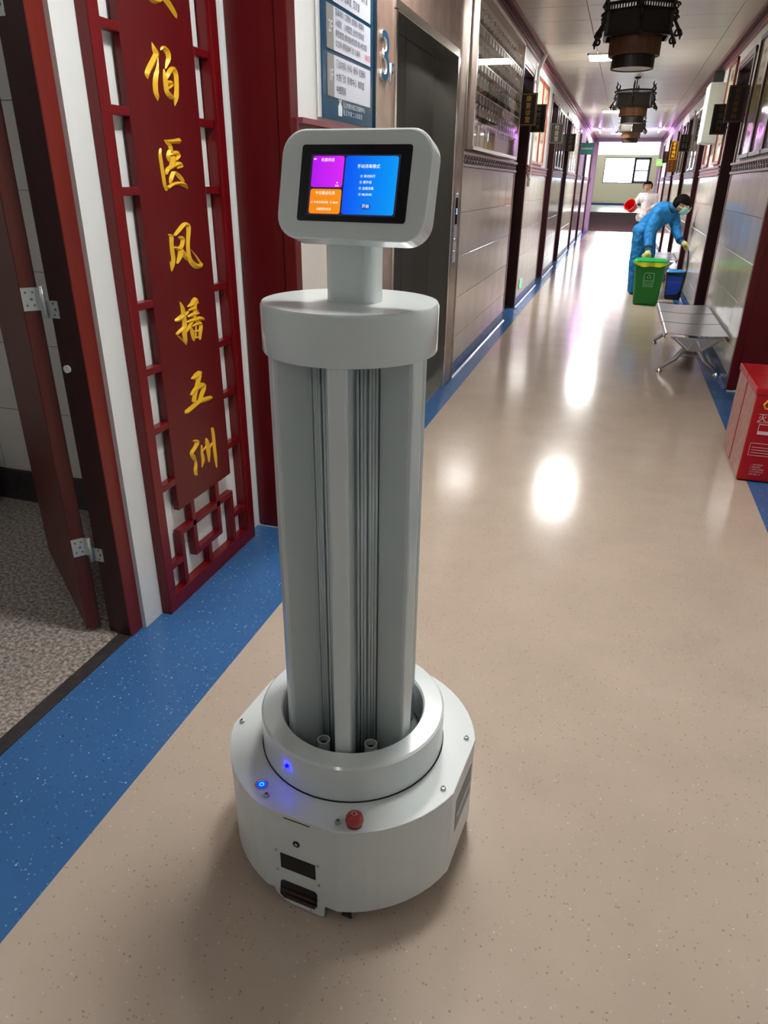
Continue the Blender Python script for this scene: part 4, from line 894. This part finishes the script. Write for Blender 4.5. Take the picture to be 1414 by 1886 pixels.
# ------------------------------------------------------------------ steel benches
def bench(x0, x1, y0, y1, label, legs):
    t = thing('waiting_bench', ((x0+x1)/2, (y0+y1)/2, 0), label, 'bench', 'steel waiting benches'); og = ((x0+x1)/2, (y0+y1)/2, 0)
    n = 3; L = (y1-y0)/n; zs = .395; r = .026
    for i in range(n):
        a, b = y0+i*L+.013, y0+(i+1)*L-.013
        s = MB(); prof = []
        for k in range(9):                                # rolled front edge
            q = math.radians(250-(250-90)*k/8); prof.append((x0+r+r*math.cos(q), zs-r+r*math.sin(q)))
        m = 10
        for k in range(1, m): u = k/m; prof.append((x0+r+(x1-x0-2*r)*u, zs-.010*math.sin(PI*u)))
        for k in range(9):
            q = math.radians(90-160*k/8); prof.append((x1-r+r*math.cos(q), zs-r+r*math.sin(q)))
        P = len(prof); lo = [(x, z) for x, z in prof]; inn = []
        for k, (x, z) in enumerate(prof):
            c = (x0+r if k < 9 else (x1-r if k >= P-9 else x), zs-r if (k < 9 or k >= P-9) else -9)
            if c[1] > -5: d = math.hypot(x-c[0], z-c[1]); inn.append((c[0]+(x-c[0])*(d-.004)/d, c[1]+(z-c[1])*(d-.004)/d))
            else: inn.append((x, z-.004))
        poly = lo+inn[::-1]; N = len(poly)
        vs = [(x, a, z) for x, z in poly]+[(x, b, z) for x, z in poly]
        s.add(vs, [(k, (k+1) % N, N+(k+1) % N, N+k) for k in range(N)], True)
        s.add(vs, [(k, k+1, N-2-k, N-1-k) for k in range(P-1)]+[(N+k, N+N-1-k, N+N-2-k, N+k+1) for k in range(P-1)])
        st = s.build('seat', M_STEEL, t, og)
    for i in range(1, n):
        MB().box(x0+.006, x1-.006, y0+i*L-.013, y0+i*L+.013, zs-.030, zs-.014).build('divider', M_RUBBER, t, og)
    xc = (x0+x1)/2
    MB().box(xc-.03, xc+.03, y0+.06, y1-.06, .255, .31).build('beam', M_STEEL, t, og, bev=.004, seg=1)
    for yy in (y0+.004, y1-.024):                            # end plates with V bracket
        MB().prism([(x0+.05, zs-.030), (xc-.06, zs-.145), (xc+.06, zs-.145), (x1-.05, zs-.030)], (0, yy, 0), (1, 0, 0), (0, 0, 1), (0, .02, 0)).build('end_plate', mat('bench_cast_grey', (.50, .52, .53), .35, metal=.7), t, og, bev=.004, seg=1)
        rb = MB().tube([(x0+.10, yy-.004, zs-.042), (xc-.055, yy-.004, zs-.135), (xc-.01, yy-.004, zs-.055)], .008, 6).tube([(xc+.01, yy-.004, zs-.055), (xc+.055, yy-.004, zs-.135), (x1-.10, yy-.004, zs-.042)], .008, 6)
        rb.build('plate_rib', MATS['bench_cast_grey'], t, og)
    for yy in legs:
        for sx, xf in ((-1, x0+.03), (1, x1-.02)):
            l = MB().tube([(xc+sx*.02, yy, .255), (xc+sx*.06, yy, .225), ((xc*1.0+xf)/2, yy, .13), (xf-sx*.02, yy, .052), (xf, yy, .03)], [.026, .024, .021, .018, .016], 8)
            lg_ = l.build('leg', M_STEEL, t, og)
            MB().lathe([(0, .032), (.016, .032), (.026, .014), (.030, .004), (.030, 0), (0, 0)], 16, (xf, yy, 0)).build('foot', M_CHROME, lg_, og)
        MB().tube([(x0+.13, yy, .115), (xc-.08, yy, .165), (xc+.08, yy, .165), (x1-.13, yy, .115)], .012, 6).build('leg_brace', M_STEEL, t, og)
bench(.50, 1.035, 6.62, 8.46, 'three seat perforation free steel waiting bench past the red pillar'.replace('perforation free ', ''), (6.87, 8.21))
bench(.58, 1.035, 13.65, 15.45, 'steel waiting bench standing behind the bent worker', (13.9, 15.2))

# ------------------------------------------------------------------ waste bins
def ring_loft(mb, rings):
    n = len(rings[0]); vs = [p for r in rings for p in r]
    mb.add(vs, [(i*n+j, i*n+(j+1) % n, (i+1)*n+(j+1) % n, (i+1)*n+j) for i in range(len(rings)-1) for j in range(n)]); return mb
def rring(cx, cy, w, d, r, z): return [(cx+x, cy+y, z) for x, y in rrect(w, d, r, 4)]
GX, GY = .495, 11.14
GB = thing('green_bin', (GX, GY, 0), 'green plastic waste bin with yellow liner before the blue worker', 'waste bin', rz=0); og = (GX, GY, 0)
M_GRN = mat('bin_green', s2l((14, 116, 36)), .35); M_GRN2 = mat('bin_lid_green', s2l((26, 160, 72)), .35); M_YEL = mat('liner_yellow_green', s2l((206, 214, 20)), .4)
b = ring_loft(MB(), [rring(GX, GY, .30, .30, .03, 0), rring(GX, GY, .33, .32, .03, .02), rring(GX, GY, .405, .38, .035, .555), rring(GX, GY, .39, .365, .03, .555), rring(GX, GY, .33, .31, .03, .05)])
b.prism(rrect(.30, .30, .03, 4), (GX, GY, .0), (1, 0, 0), (0, 1, 0), (0, 0, .02)); b.build('body', M_GRN, GB, og)
rim = ring_loft(MB(), [rring(GX, GY, .41, .385, .04, .545), rring(GX, GY, .465, .43, .05, .548), rring(GX, GY, .475, .44, .05, .570), rring(GX, GY, .455, .42, .05, .582), rring(GX, GY, .385, .36, .04, .575), rring(GX, GY, .385, .36, .04, .545)]); rim.build('rim', M_GRN2, GB, og)
lid = ring_loft(MB(), [rring(GX, GY, .44, .40, .05, .575), rring(GX, GY, .43, .39, .05, .60), rring(GX, GY, .36, .31, .05, .617), rring(GX, GY, .20, .16, .04, .624)])
lid.add(rring(GX, GY, .20, .16, .04, .624), [tuple(range(20))]); lid.build('lid', M_GRN2, GB, og)
lin = MB(); pts = []
for i in range(25):
    u = i/24; x = GX-.225+.45*u; drop = .012+.050*math.sin(PI*u)**.8*(1+.25*math.sin(9*u)); pts.append((x, drop))
vs = []
for x, dr in pts: vs += [(x, GY-.2235-.006*math.sin(30*x), .582), (x, GY-.2275-.008*math.sin(34*x), .582-dr), (x, GY-.2215, .580)]
lin.add(vs, [(3*i, 3*i+3, 3*i+4, 3*i+1) for i in range(24)]+[(3*i+1, 3*i+4, 3*i+5, 3*i+2) for i in range(24)], True); lin.build('liner', M_YEL, GB, og)
M_BPR = mat('bin_print', s2l((150, 200, 160)), .5); fy = lambda z: GY-(.32+(z-.02)/.535*.06)/2-.0022
pr = MB(); up_ = Vector((0, -.056, 1)).normalized(); o_ = Vector((GX, fy(.37), .37)); ex_ = Vector((1, 0, 0)); nn_ = ex_.cross(up_)
for a, bb in ((rrect(.140, .150, .02, 4), rrect(.126, .136, .016, 4)),):
    n = len(a); vs = [o_+ex_*x+up_*y for x, y in a]+[o_+ex_*x+up_*y for x, y in bb]; pr.add(vs, [(i, (i+1) % n, n+(i+1) % n, n+i) for i in range(n)])
for k in range(3):
    a = math.radians(90+120*k); p = o_+ex_*(.022*math.cos(a))+up_*(.022*math.sin(a)+.022); d = math.radians(90+120*k+90)
    q = [(math.cos(d)*.016, math.sin(d)*.016), (math.cos(d+2.3)*.013, math.sin(d+2.3)*.013), (math.cos(d-2.3)*.013, math.sin(d-2.3)*.013)]; pr.add([p+ex_*x+up_*y for x, y in q], [(0, 1, 2)])
pr.build('emblem', M_BPR, GB, og, recalc=False)
join_text([text(GB, '厨余垃圾', .030, o_-up_*.038, ex_, up_, M_BPR, og), text(GB, '厨余垃圾', .036, o_-up_*.105, ex_, up_, M_BPR, og)], 'lettering')
BX, BY = .900, 11.80
BB = thing('blue_bin', (BX, BY, 0), 'black and blue pedal bin with its lid held open by the worker', 'waste bin'); og = (BX, BY, 0)
M_BLU = mat('bin_blue', s2l((22, 66, 168)), .35)
ring_loft(MB(), [rring(BX, BY, .01, .01, .004, .002), rring(BX, BY, .20, .20, .025, .002), rring(BX, BY, .225, .215, .03, .02), rring(BX, BY, .27, .25, .03, .36), rring(BX, BY, .255, .235, .03, .36), rring(BX, BY, .21, .2, .03, .03)]).build('body', M_BLACK, BB, og)
ring_loft(MB(), [rring(BX, BY, .27, .25, .03, .35), rring(BX, BY, .275, .275, .035, .352), rring(BX, BY, .275, .275, .035, .385), rring(BX, BY, .25, .23, .03, .385), rring(BX, BY, .25, .23, .03, .35)]).build('rim', M_BLACK, BB, og)
by = lambda z: BY-(.215+(z-.02)/.34*.035)/2-.004
MB().add([(BX-.098, by(.07), .07), (BX+.045, by(.08), .08), (BX+.085, by(.13), .13), (BX+.10, by(.345), .345), (BX-.115, by(.345), .345)], [(0, 1, 2, 3, 4)]).build('front_panel', M_BLU, BB, og)
MB().box(BX-.108, BX+.09, by(.255)-.001, by(.255)+.002, .250, .258).build('stripe', mat('stripe_magenta', s2l((120, 60, 170)), .4), BB, og)
bag = MB(); rr_ = []
for k, (sc, z) in enumerate(((.93, .386), (.97, .398), (.86, .412), (.55, .418), (.2, .405))):
    rr_.append([(BX+x*sc, BY+y*sc, z+.008*math.sin(19*x+13*y+k)) for x, y in rrect(.27, .25, .05, 8)])
ring_loft(bag, rr_); bag.sm = [True]*len(bag.sm); bag.build('liner_bag', mat('bag_sky_blue', s2l((40, 150, 226)), .4), BB, og)
ld = MB(); ld.prism(rrect(.24, .33, .03, 4), (BX+.120, BY, .535), (0, 1, 0), Vector((-.10, 0, 1)).normalized(), Vector((.016, 0, .002))); ld.build('lid', M_BLACK, BB, og, bev=.004, seg=1)
MB().cyl((BX+.128, BY-.09, .378), (BX+.128, BY+.09, .378), .010, n=8).build('hinge', M_BLACK, BB, og)

# ------------------------------------------------------------------ red fire-extinguisher boxes
M_RED = mat('extinguisher_red', s2l((176, 16, 24)), .28); M_REDT = cloud_mat('mottled_pink_side', s2l((158, 92, 86)), s2l((196, 150, 138)), .3, 30)  # side face is a pale pinkish-brown mottle
M_PRW = mat('box_print_white', s2l((226, 200, 200)), .5); M_PRY = mat('box_print_gold', s2l((224, 170, 40)), .4)
def ext_box(y0, y1, label, front):
    x0, x1 = .850, 1.33; xc = (x0+x1)/2; yc = (y0+y1)/2; t = thing('extinguisher_box', (xc, yc, 0), label, 'fire box', 'red fire extinguisher boxes'); og = (xc, yc, 0); h = .512
    MB().box(x0+.012, x1-.012, y0+.012, y1-.012, 0, .012).build('foot', M_RUBBER, t, og)
    b = MB(); vs = [(x0, y0, .010), (x1, y0, .010), (x1, y1, .010), (x0, y1, .010), (x0+.004, y0+.002, h), (x1, y0+.002, h), (x1, y1, h), (x0+.004, y1, h)]
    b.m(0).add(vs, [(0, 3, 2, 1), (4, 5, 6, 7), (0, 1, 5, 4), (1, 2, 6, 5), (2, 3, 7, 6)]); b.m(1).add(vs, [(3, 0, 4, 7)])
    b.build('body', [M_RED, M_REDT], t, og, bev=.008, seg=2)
    MB().box(x0-.004, x1+.004, y0-.004, y1+.004, h, h+.038).build('lid', M_RED, t, og, bev=.006, seg=2)
    if front:
        a, u = (1, 0, 0), (0, 0, 1); F = lambda x, z: (x, y0-.0015, z); T_ = []
        T_.append(text(t, '灭火器箱', .050, F(.884, .382), a, u, M_PRW, og, align='LEFT')); T_.append(text(t, 'FIRE EXTINGUISHER BOX', .011, F(.886, .358), a, u, M_PRW, og, sx=1.4, align='LEFT'))
        for i, s in enumerate(('1. 拔出保险销', '2. 握住软管', '3. 对准火焰根部', '4. 压下把手扑灭', '应急电话 119')): T_.append(text(t, s, .0105, F(.908, .108-i*.0145), a, u, M_PRW, og, align='LEFT'))
        join_text([x for x in T_ if x], 'lettering')
        p = MB()
        def rim_(x0, x1, z0, z1, w): p.box(x0, x1, y0-.002, y0-.0006, z0, z0+w).box(x0, x1, y0-.002, y0-.0006, z1-w, z1).box(x0, x0+w, y0-.002, y0-.0006, z0, z1).box(x1-w, x1, y0-.002, y0-.0006, z0, z1)
        rim_(.900, 1.16, .288, .348, .003); p.box(.903, 1.157, y0-.002, y0-.0006, .290, .308); rim_(.880, 1.25, .162, .236, .002)
        for z in (.178, .194, .210): p.box(.892, 1.24, y0-.002, y0-.0006, z, z+.0025)
        p.build('printed_frames', M_PRW, t, og)
        pf = MB()
        text(t, 'FIRE', .030, F(1.03, .329), a, u, M_PRW, og, name='fire_lettering')
        pf.tube([(.945, y0-.004, .436), (.91, y0-.004, .441), (.9, y0-.004, .461), (.925, y0-.004, .498), (.955, y0-.004, .506)], .006, 6).tube([(1.19, y0-.004, .436), (1.225, y0-.004, .441), (1.235, y0-.004, .461), (1.21, y0-.004, .498), (1.18, y0-.004, .506)], .006, 6)
        pf.build('flame_emblem', M_PRY, t, og)
    text(t, '灭火器', .075, (1.11, yc, h+.0385), (1, 0, 0), (0, 1, 0), mat('lid_print', s2l((206, 168, 130)), .5), og, name='lid_lettering')
    MB().cyl((1.03, yc-.04, h+.046), (1.16, yc-.04, h+.046), .006, n=8).build('handle', M_CHROME, t, og)
ext_box(4.225, 4.545, 'red fire extinguisher box with white lettering on its front', True)
ext_box(4.560, 4.860, 'red fire extinguisher box pressed behind another one', False)

# dark storage crate in the side room
SCr = thing('storage_crate', (-3.12, 2.45, 0), 'black storage crate against the tiled wall in the side room', 'crate'); og = (-3.12, 2.45, 0)
ring_loft(MB(), [rring(-3.12, 2.45, .34, .30, .02, 0), rring(-3.12, 2.45, .38, .34, .02, .27), rring(-3.12, 2.45, .36, .32, .02, .27), rring(-3.12, 2.45, .33, .29, .02, .02)]).prism(rrect(.34, .30, .02, 4), (-3.12, 2.45, 0), (1, 0, 0), (0, 1, 0), (0, 0, .02)).build('body', M_BLACK, SCr, og)
MB().prism(rrect(.40, .36, .02, 4), (-3.12, 2.45, .27), (1, 0, 0), (0, 1, 0), (0, 0, .02)).build('lid', M_BLACK, SCr, og, bev=.003, seg=1)
# fill light added to brighten the side room, out of view
rl = thing('room_fill_light', (-2.9, .4, 2.88), 'small fill light panel added inside the side room', 'ceiling light'); og = (-2.9, .4, 2.88)
MB().box(-3.05, -2.75, .25, .55, 2.875, 2.90).build('frame', M_WHITE, rl, og); MB().box(-3.03, -2.77, .27, .53, 2.868, 2.875).build('diffuser', mat('room_fill_glow', (.9, .9, .9), .5, emit=(1, .98, .94), estr=13.), rl, og)

# pale building across the street, through the end window
ob = thing('far_building', (0, 75, -9), 'pale blue apartment building beyond the end window', 'building'); og = (0, 75, -9)
MB().box(-7, 4, 75, 85, -9, 3.2).build('wall', mat('far_wall', s2l((206, 218, 232)), .8), ob, og)
for i in range(8):
    for j in range(3): MB().box(-6.6+i*1.3, -5.9+i*1.3, 74.97, 75, -1.2+j*1.4, -.2+j*1.4).build('window', mat('far_window', s2l((150, 172, 204)), .3), ob, og)

# ------------------------------------------------------------------ people: one continuous skin over tapered limbs, remeshed
def figure(name, parts, parent, org, mats, voxel=.009, smooth=4):
    """parts: (p0, p1, r0, r1, material index); returns one mesh coloured by the nearest limb"""
    b = MB()
    for p0, p1, r0, r1, mi in parts:
        p0, p1 = Vector(p0), Vector(p1); b.sphere(p0, r0, 14, 10); b.sphere(p1, r1, 14, 10)
        if (p1-p0).length > 1e-4: b.cyl(p0, p1, r0, r1, 14)
    o = b.build(name, mats, None, (0, 0, 0), recalc=True); o.location = (0, 0, 0)
    rm = o.modifiers.new('r', 'REMESH'); rm.mode = 'VOXEL'; rm.voxel_size = voxel*U
    sm = o.modifiers.new('s', 'SMOOTH'); sm.factor = .5; sm.iterations = smooth
    me = bpy.data.meshes.new_from_object(o.evaluated_get(bpy.context.evaluated_depsgraph_get()))
    bpy.data.objects.remove(o, do_unlink=True); me.materials.clear()
    for m in mats: me.materials.append(m)
    data = []
    for p0, p1, r0, r1, mi in parts: p0, p1 = Vector(p0), Vector(p1); data.append((p0, p1-p0, max((p1-p0).length_squared, 1e-9), r0, r1, mi))
    og = Vector(org)
    nr = [v.normal.copy() for v in me.vertices]; sk = set()
    for p in me.polygons:
        c = p.center/U; best = 9; bi = 0
        for p0, d, L2, r0, r1, mi in data:
            t = min(1, max(0, (c-p0).dot(d)/L2)); q = (c-p0-d*t).length-(r0+(r1-r0)*t)
            if q < best: best = q; bi = mi
        p.material_index = bi; p.use_smooth = True
        if bi == 0: sk.update(p.vertices)
    for i in sk:                                   # folds in the cloth
        v = me.vertices[i]; c = v.co; a = noise.noise(Vector((c.x*13, c.y*13, c.z*9)))+.6*noise.noise(Vector((c.x*26+5, c.y*26, c.z*30)))
        v.co = c+nr[i]*(.0085*a)
    for v in me.vertices: v.co = v.co-og*U
    return link(name, me, parent)
def hand(w, palm, dirv, side, curl, mi, k=1.0):
    """wrist w, palm centre, finger direction, sideways axis; five unequal bent fingers"""
    w, palm, dirv, side, curl = Vector(w), Vector(palm), Vector(dirv).normalized(), Vector(side).normalized(), Vector(curl).normalized(); out = [(w, palm, .030*k, .036*k, mi)]
    out.append((palm-side*.018*k, palm+side*.018*k, .026*k, .026*k, mi))
    for i, (off, L) in enumerate(((-.034, .062), (-.012, .076), (.011, .072), (.032, .056))):
        a = palm+side*off*k+dirv*.02*k; b1 = a+(dirv*.8+curl*.35).normalized()*L*.55*k; b2 = b1+(dirv*.35+curl*.9).normalized()*L*.55*k
        out += [(a, b1, .0115*k, .0105*k, mi), (b1, b2, .0105*k, .009*k, mi)]
    a = palm-side*.036*k-dirv*.012*k; b1 = a-side*.028*k+dirv*.022*k+curl*.012*k; b2 = b1+dirv*.034*k+curl*.022*k
    out += [(a, b1, .0135*k, .0115*k, mi), (b1, b2, .0115*k, .0095*k, mi)]
    return out
def finish_child(mb, name, m, parent, org): return mb.build(name, m, parent, org)

# worker in blue coverall, bent over the bins
WO = thing('person', (.42, 11.98, 0), 'person in blue coverall and yellow gloves bending over the bins', 'person'); og = (.42, 11.98, 0)
BLU, SKN, GLV, SHO = 0, 1, 2, 3
pelN, pelF = Vector((.315, 11.90, .930)), Vector((.430, 12.06, .940)); chest = Vector((.575, 11.93, 1.185)); belly = Vector((.445, 11.97, 1.045))
shN, shF = Vector((.500, 11.77, 1.185)), Vector((.735, 12.00, 1.190)); neck = Vector((.690, 11.88, 1.262)); HD = Vector((.815, 11.84, 1.325))
elN, wrN = Vector((.425, 11.66, .900)), Vector((.440, 11.545, .715)); elF, wrF = Vector((.805, 11.93, .955)), Vector((.890, 11.86, .820))
knN, anN = Vector((.295, 11.92, .510)), Vector((.315, 12.00, .085)); knF, anF = Vector((.505, 12.10, .510)), Vector((.470, 12.22, .085))
fdir = Vector((.72, -.42, -.55)).normalized()      # where the face looks
parts = [(pelN, pelF, .125, .125, BLU), (pelN.lerp(pelF, .5), belly, .150, .150, BLU), (belly, chest, .150, .165, BLU), (chest, shN, .150, .095, BLU), (chest, shF, .150, .095, BLU), (belly, shN, .12, .09, BLU), (belly, shF, .12, .09, BLU), (chest, neck, .115, .075, BLU),
         (shN, elN, .088, .070, BLU), (elN, wrN, .070, .056, BLU), (shF, elF, .088, .068, BLU), (elF, wrF, .068, .054, BLU),
         (pelN, knN, .118, .082, BLU), (knN, anN, .082, .066, BLU), (pelF, knF, .118, .082, BLU), (knF, anF, .080, .066, BLU),
         (anN, anN+Vector((.02, -.02, -.035)), .045, .042, SHO), (anN+Vector((.0, 0, -.038)), anN+Vector((.14, -.10, -.050)), .042, .036, SHO), (anF, anF+Vector((.02, -.02, -.035)), .045, .042, SHO), (anF+Vector((0, 0, -.038)), anF+Vector((.14, -.10, -.050)), .042, .036, SHO),
         (neck, HD-fdir*.01, .060, .062, SKN), (HD, HD, .102, .102, SKN), (HD+fdir*.03, HD+fdir*.045+Vector((.02, -.02, -.085)).normalized()*.062, .088, .060, SKN), (HD+fdir*.085+Vector((0, 0, -.03)), HD+fdir*.112+Vector((.004, 0, -.045)), .016, .019, SKN)]
hside = Vector((0, 0, 1)).cross(fdir).normalized()
for s in (-1, 1): parts.append((HD+hside*s*.102-Vector((0, 0, .025)), HD+hside*s*.108-Vector((0, 0, .055)), .020, .014, SKN))
hN = Vector((.450, 11.495, .645)); parts += hand(wrN, hN, (.06, -.45, -1), (1, .1, 0), (.1, .8, -.5), GLV, 1.15)
hF = Vector((.955, 11.83, .775)); parts += hand(wrF, hF, (.9, -.25, -.62), (.2, -.9, .3), (.1, 0, -1), GLV, 1.15)
figure('body', parts, WO, og, [M_BLUECLOTH, M_SKIN, M_GLOVE, M_SHOE], .0095, 5)
def cap(parent, org, c, r, fd, up, m, name, cut, k=1.06, sc=(1, 1, 1)):
    """hair shell: the part of a slightly larger head sphere that is not face"""
    b = MB(); fd = Vector(fd).normalized(); n, mm = 28, 18; grid = []; side = Vector(fd).cross(Vector(up)).normalized(); upv = side.cross(fd)
    for i in range(mm+1):
        th = PI*i/mm
        for j in range(n):
            ph = 2*PI*j/n; d = upv*math.cos(th)+(fd*math.cos(ph)+side*math.sin(ph))*math.sin(th); jit = 1+.02*noise.noise(d*9)
            grid.append((d, Vector(c)+Vector((d.x*sc[0], d.y*sc[1], d.z*sc[2]))*r*k*jit))
    vs = [g[1] for g in grid]; fs = []
    for i in range(mm):
        for j in range(n):
            q = (i*n+j, i*n+(j+1) % n, (i+1)*n+(j+1) % n, (i+1)*n+j); d = sum((grid[t][0] for t in q), Vector())/4
            if cut(d.dot(fd), d.dot(upv)): fs.append(q)
    b.add(vs, fs, True); o = b.build(name, m, parent, org, recalc=False)
    s_ = o.modifiers.new('t', 'SOLIDIFY'); s_.thickness = -.012*U; return o
cap(WO, og, HD, .104, fdir, (.35, -.3, 1), M_HAIR, 'hair', lambda f, u: u > .42 or (f < .28 and u > -.55), 1.10)
mk = MB(); mc = HD+fdir*.058+Vector((.012, -.012, -.050)); mk_n = (fdir+Vector((.05, -.05, -.45))).normalized(); mside = Vector((0, 0, 1)).cross(mk_n).normalized(); mup = mk_n.cross(mside); vs = []
for i in range(7):
    for j in range(9):
        u, v = (j/8-.5)*2, (i/6-.5)*2; d = mk_n*(.062-.050*u*u-.012*v*v)+mside*(u*.098)+mup*(v*.056); vs.append(mc+d)
mk.add(vs, [(i*9+j, i*9+j+1, (i+1)*9+j+1, (i+1)*9+j) for i in range(6) for j in range(8)], True)
mo = mk.build('face_mask', M_MASK, WO, og); s_ = mo.modifiers.new('t', 'SOLIDIFY'); s_.thickness = .004*U
for s in (-1, 1): MB().tube([mc+mside*s*.096+mk_n*.012+mup*.03, HD+hside*s*.112-Vector((0, 0, .03))], .003, 6).build('ear_loop', M_WHITE, mo, og)
ey_ = MB()
for s in (-1, 1): ey_.sphere(HD+fdir*.088+hside*s*.036+Vector((0, 0, .012)), .013, 10, 8)
ey_.build('eyes', M_HAIR, WO, og)
# cuffs, collar, zip
for (a, b_) in ((elN, wrN), (elF, wrF)):
    d = (b_-a).normalized(); MB().cyl(b_-d*.03, b_+d*.004, .063, .060, 14).build('cuff', M_NAVY, WO, og)
cz = (chest-neck).normalized(); MB().cyl(neck-cz*.012, neck+cz*.035, .076, .092, 18, caps=False).build('collar', M_NAVY, WO, og)

# nurse in a white coat holding a red basket, farther along
NX, NY = .545, 19.3; NU = thing('person', (NX, NY, 0), 'person in white coat holding a red basket against the hip', 'person'); og = (NX, NY, 0)
COA, SK2, NAV, SH2 = 0, 1, 2, 3; V = lambda x, y, z: Vector((NX+x, NY+y, z))
HD2 = V(-.035, -.02, 1.545)
parts = [(V(-.075, 0, .86), V(.075, 0, .86), .135, .135, COA), (V(0, 0, .93), V(0, 0, 1.10), .145, .125, COA), (V(0, 0, 1.10), V(0, .0, 1.27), .128, .135, COA), (V(-.13, 0, 1.335), V(.13, 0, 1.335), .062, .062, COA), (V(-.07, 0, 1.27), V(.07, 0, 1.27), .115, .115, COA),
         (V(0, 0, 1.36), V(-.015, -.01, 1.415), .065, .048, COA), (V(-.015, -.01, 1.40), V(-.03, -.015, 1.47), .045, .045, SK2),
         (HD2, HD2, .088, .088, SK2), (HD2+Vector((-.01, -.028, -.02)), HD2+Vector((-.012, -.040, -.068)), .068, .046, SK2), (HD2+Vector((-.012, -.082, -.012)), HD2+Vector((-.015, -.098, -.028)), .010, .013, SK2),
         (V(-.165, 0, 1.335), V(-.27, -.02, 1.18), .060, .050, COA), (V(-.27, -.02, 1.18), V(-.255, -.15, 1.12), .048, .042, COA),
         (V(.165, 0, 1.335), V(.195, -.02, 1.14), .060, .050, COA), (V(.195, -.02, 1.14), V(.125, -.13, 1.07), .048, .040, COA),
         (V(-.085, 0, .80), V(-.09, .0, .46), .098, .068, NAV), (V(-.09, 0, .46), V(-.09, .02, .09), .066, .050, NAV), (V(.085, 0, .80), V(.09, 0, .46), .098, .068, NAV), (V(.09, 0, .46), V(.09, .02, .09), .066, .050, NAV)]
for s in (-1, 1): parts += [(V(s*.09, .02, .05), V(s*.10, -.12, .036), .038, .034, SH2), (HD2+Vector((s*.088, 0, -.01)), HD2+Vector((s*.092, 0, -.035)), .016, .012, SK2)]
parts += hand(V(-.255, -.15, 1.12), V(-.255, -.205, 1.10), (.2, -1, -.1), (0, .1, 1), (1, -.2, 0), SK2, .95)
parts += hand(V(.125, -.13, 1.07), V(.085, -.17, 1.055), (-1, -.3, -.15), (0, .2, 1), (-.2, .3, -1), SK2, .95)
figure('body', parts, NU, og, [M_COAT, M_SKIN, M_NAVY, M_SHOE], .009, 4)
cap(NU, og, HD2, .090, (-.12, -1, -.1), (0, 0, 1), M_HAIR, 'hair', lambda f, u: u > .50 or (f < .30 and u > -.45), 1.09)
MB().sphere(HD2+Vector((.02, .09, .03)), .045, 12, 8).build('hair_bun', M_HAIR, NU, og)
e2 = MB()
for s in (-1, 1): e2.sphere(HD2+Vector((-.012+s*.031, -.084, .006)), .010, 8, 6)
e2.build('eyes', M_HAIR, NU, og)
MB().sphere(HD2+Vector((-.014, -.086, -.062)), .016, 8, 6, (1.2, .5, .4)).build('mouth', mat('lips', s2l((178, 96, 90)), .5), NU, og)
for s in (-1, 1):
    MB().add([V(s*.012, -.122, 1.20), V(s*.016, -.100, 1.36), V(s*.062, -.086, 1.39), V(s*.070, -.118, 1.30)], [(0, 1, 2, 3)]).build('lapel', M_COAT, NU, og)
bt = MB()
for z in (1.16, 1.08, 1.0, .92): bt.cyl(V(.012, -.150, z), V(.012, -.156, z), .008, n=8)
bt.build('buttons', M_WHITE, NU, og)
KB = thing('red_basket', (NX-.31, NY-.26, 1.05), 'red plastic basket carried by the nurse', 'basket'); og = (NX-.31, NY-.26, 1.05)
kd = Vector((-.45, -.75, .48)).normalized(); kc = Vector((NX-.30, NY-.245, 1.05)); ka = kd.cross(Vector((0, 0, 1))).normalized(); kb = ka.cross(kd)
bk = MB(); vs = []; n = 24; prof = [(.0, 0), (.095, 0), (.098, .006), (.135, .185), (.145, .19), (.145, .198), (.130, .198), (.094, .012), (0, .012)]
for i in range(n):
    t = 2*PI*i/n; vs += [kc+kd*z+(ka*math.cos(t)+kb*math.sin(t))*r for r, z in prof]
P = len(prof); bk.add(vs, [(i*P+k, ((i+1) % n)*P+k, ((i+1) % n)*P+k+1, i*P+k+1) for i in range(n) for k in range(P-1)], True); bk.build('body', mat('basket_red', s2l((206, 28, 30)), .35), KB, og)
rbk = MB()
for i in range(n): 
    t = 2*PI*i/n; e_ = ka*math.cos(t)+kb*math.sin(t); rbk.tube([kc+kd*.02+e_*.103, kc+kd*.18+e_*.136], .004, 5)
rbk.build('rib', MATS['basket_red'], KB, og)
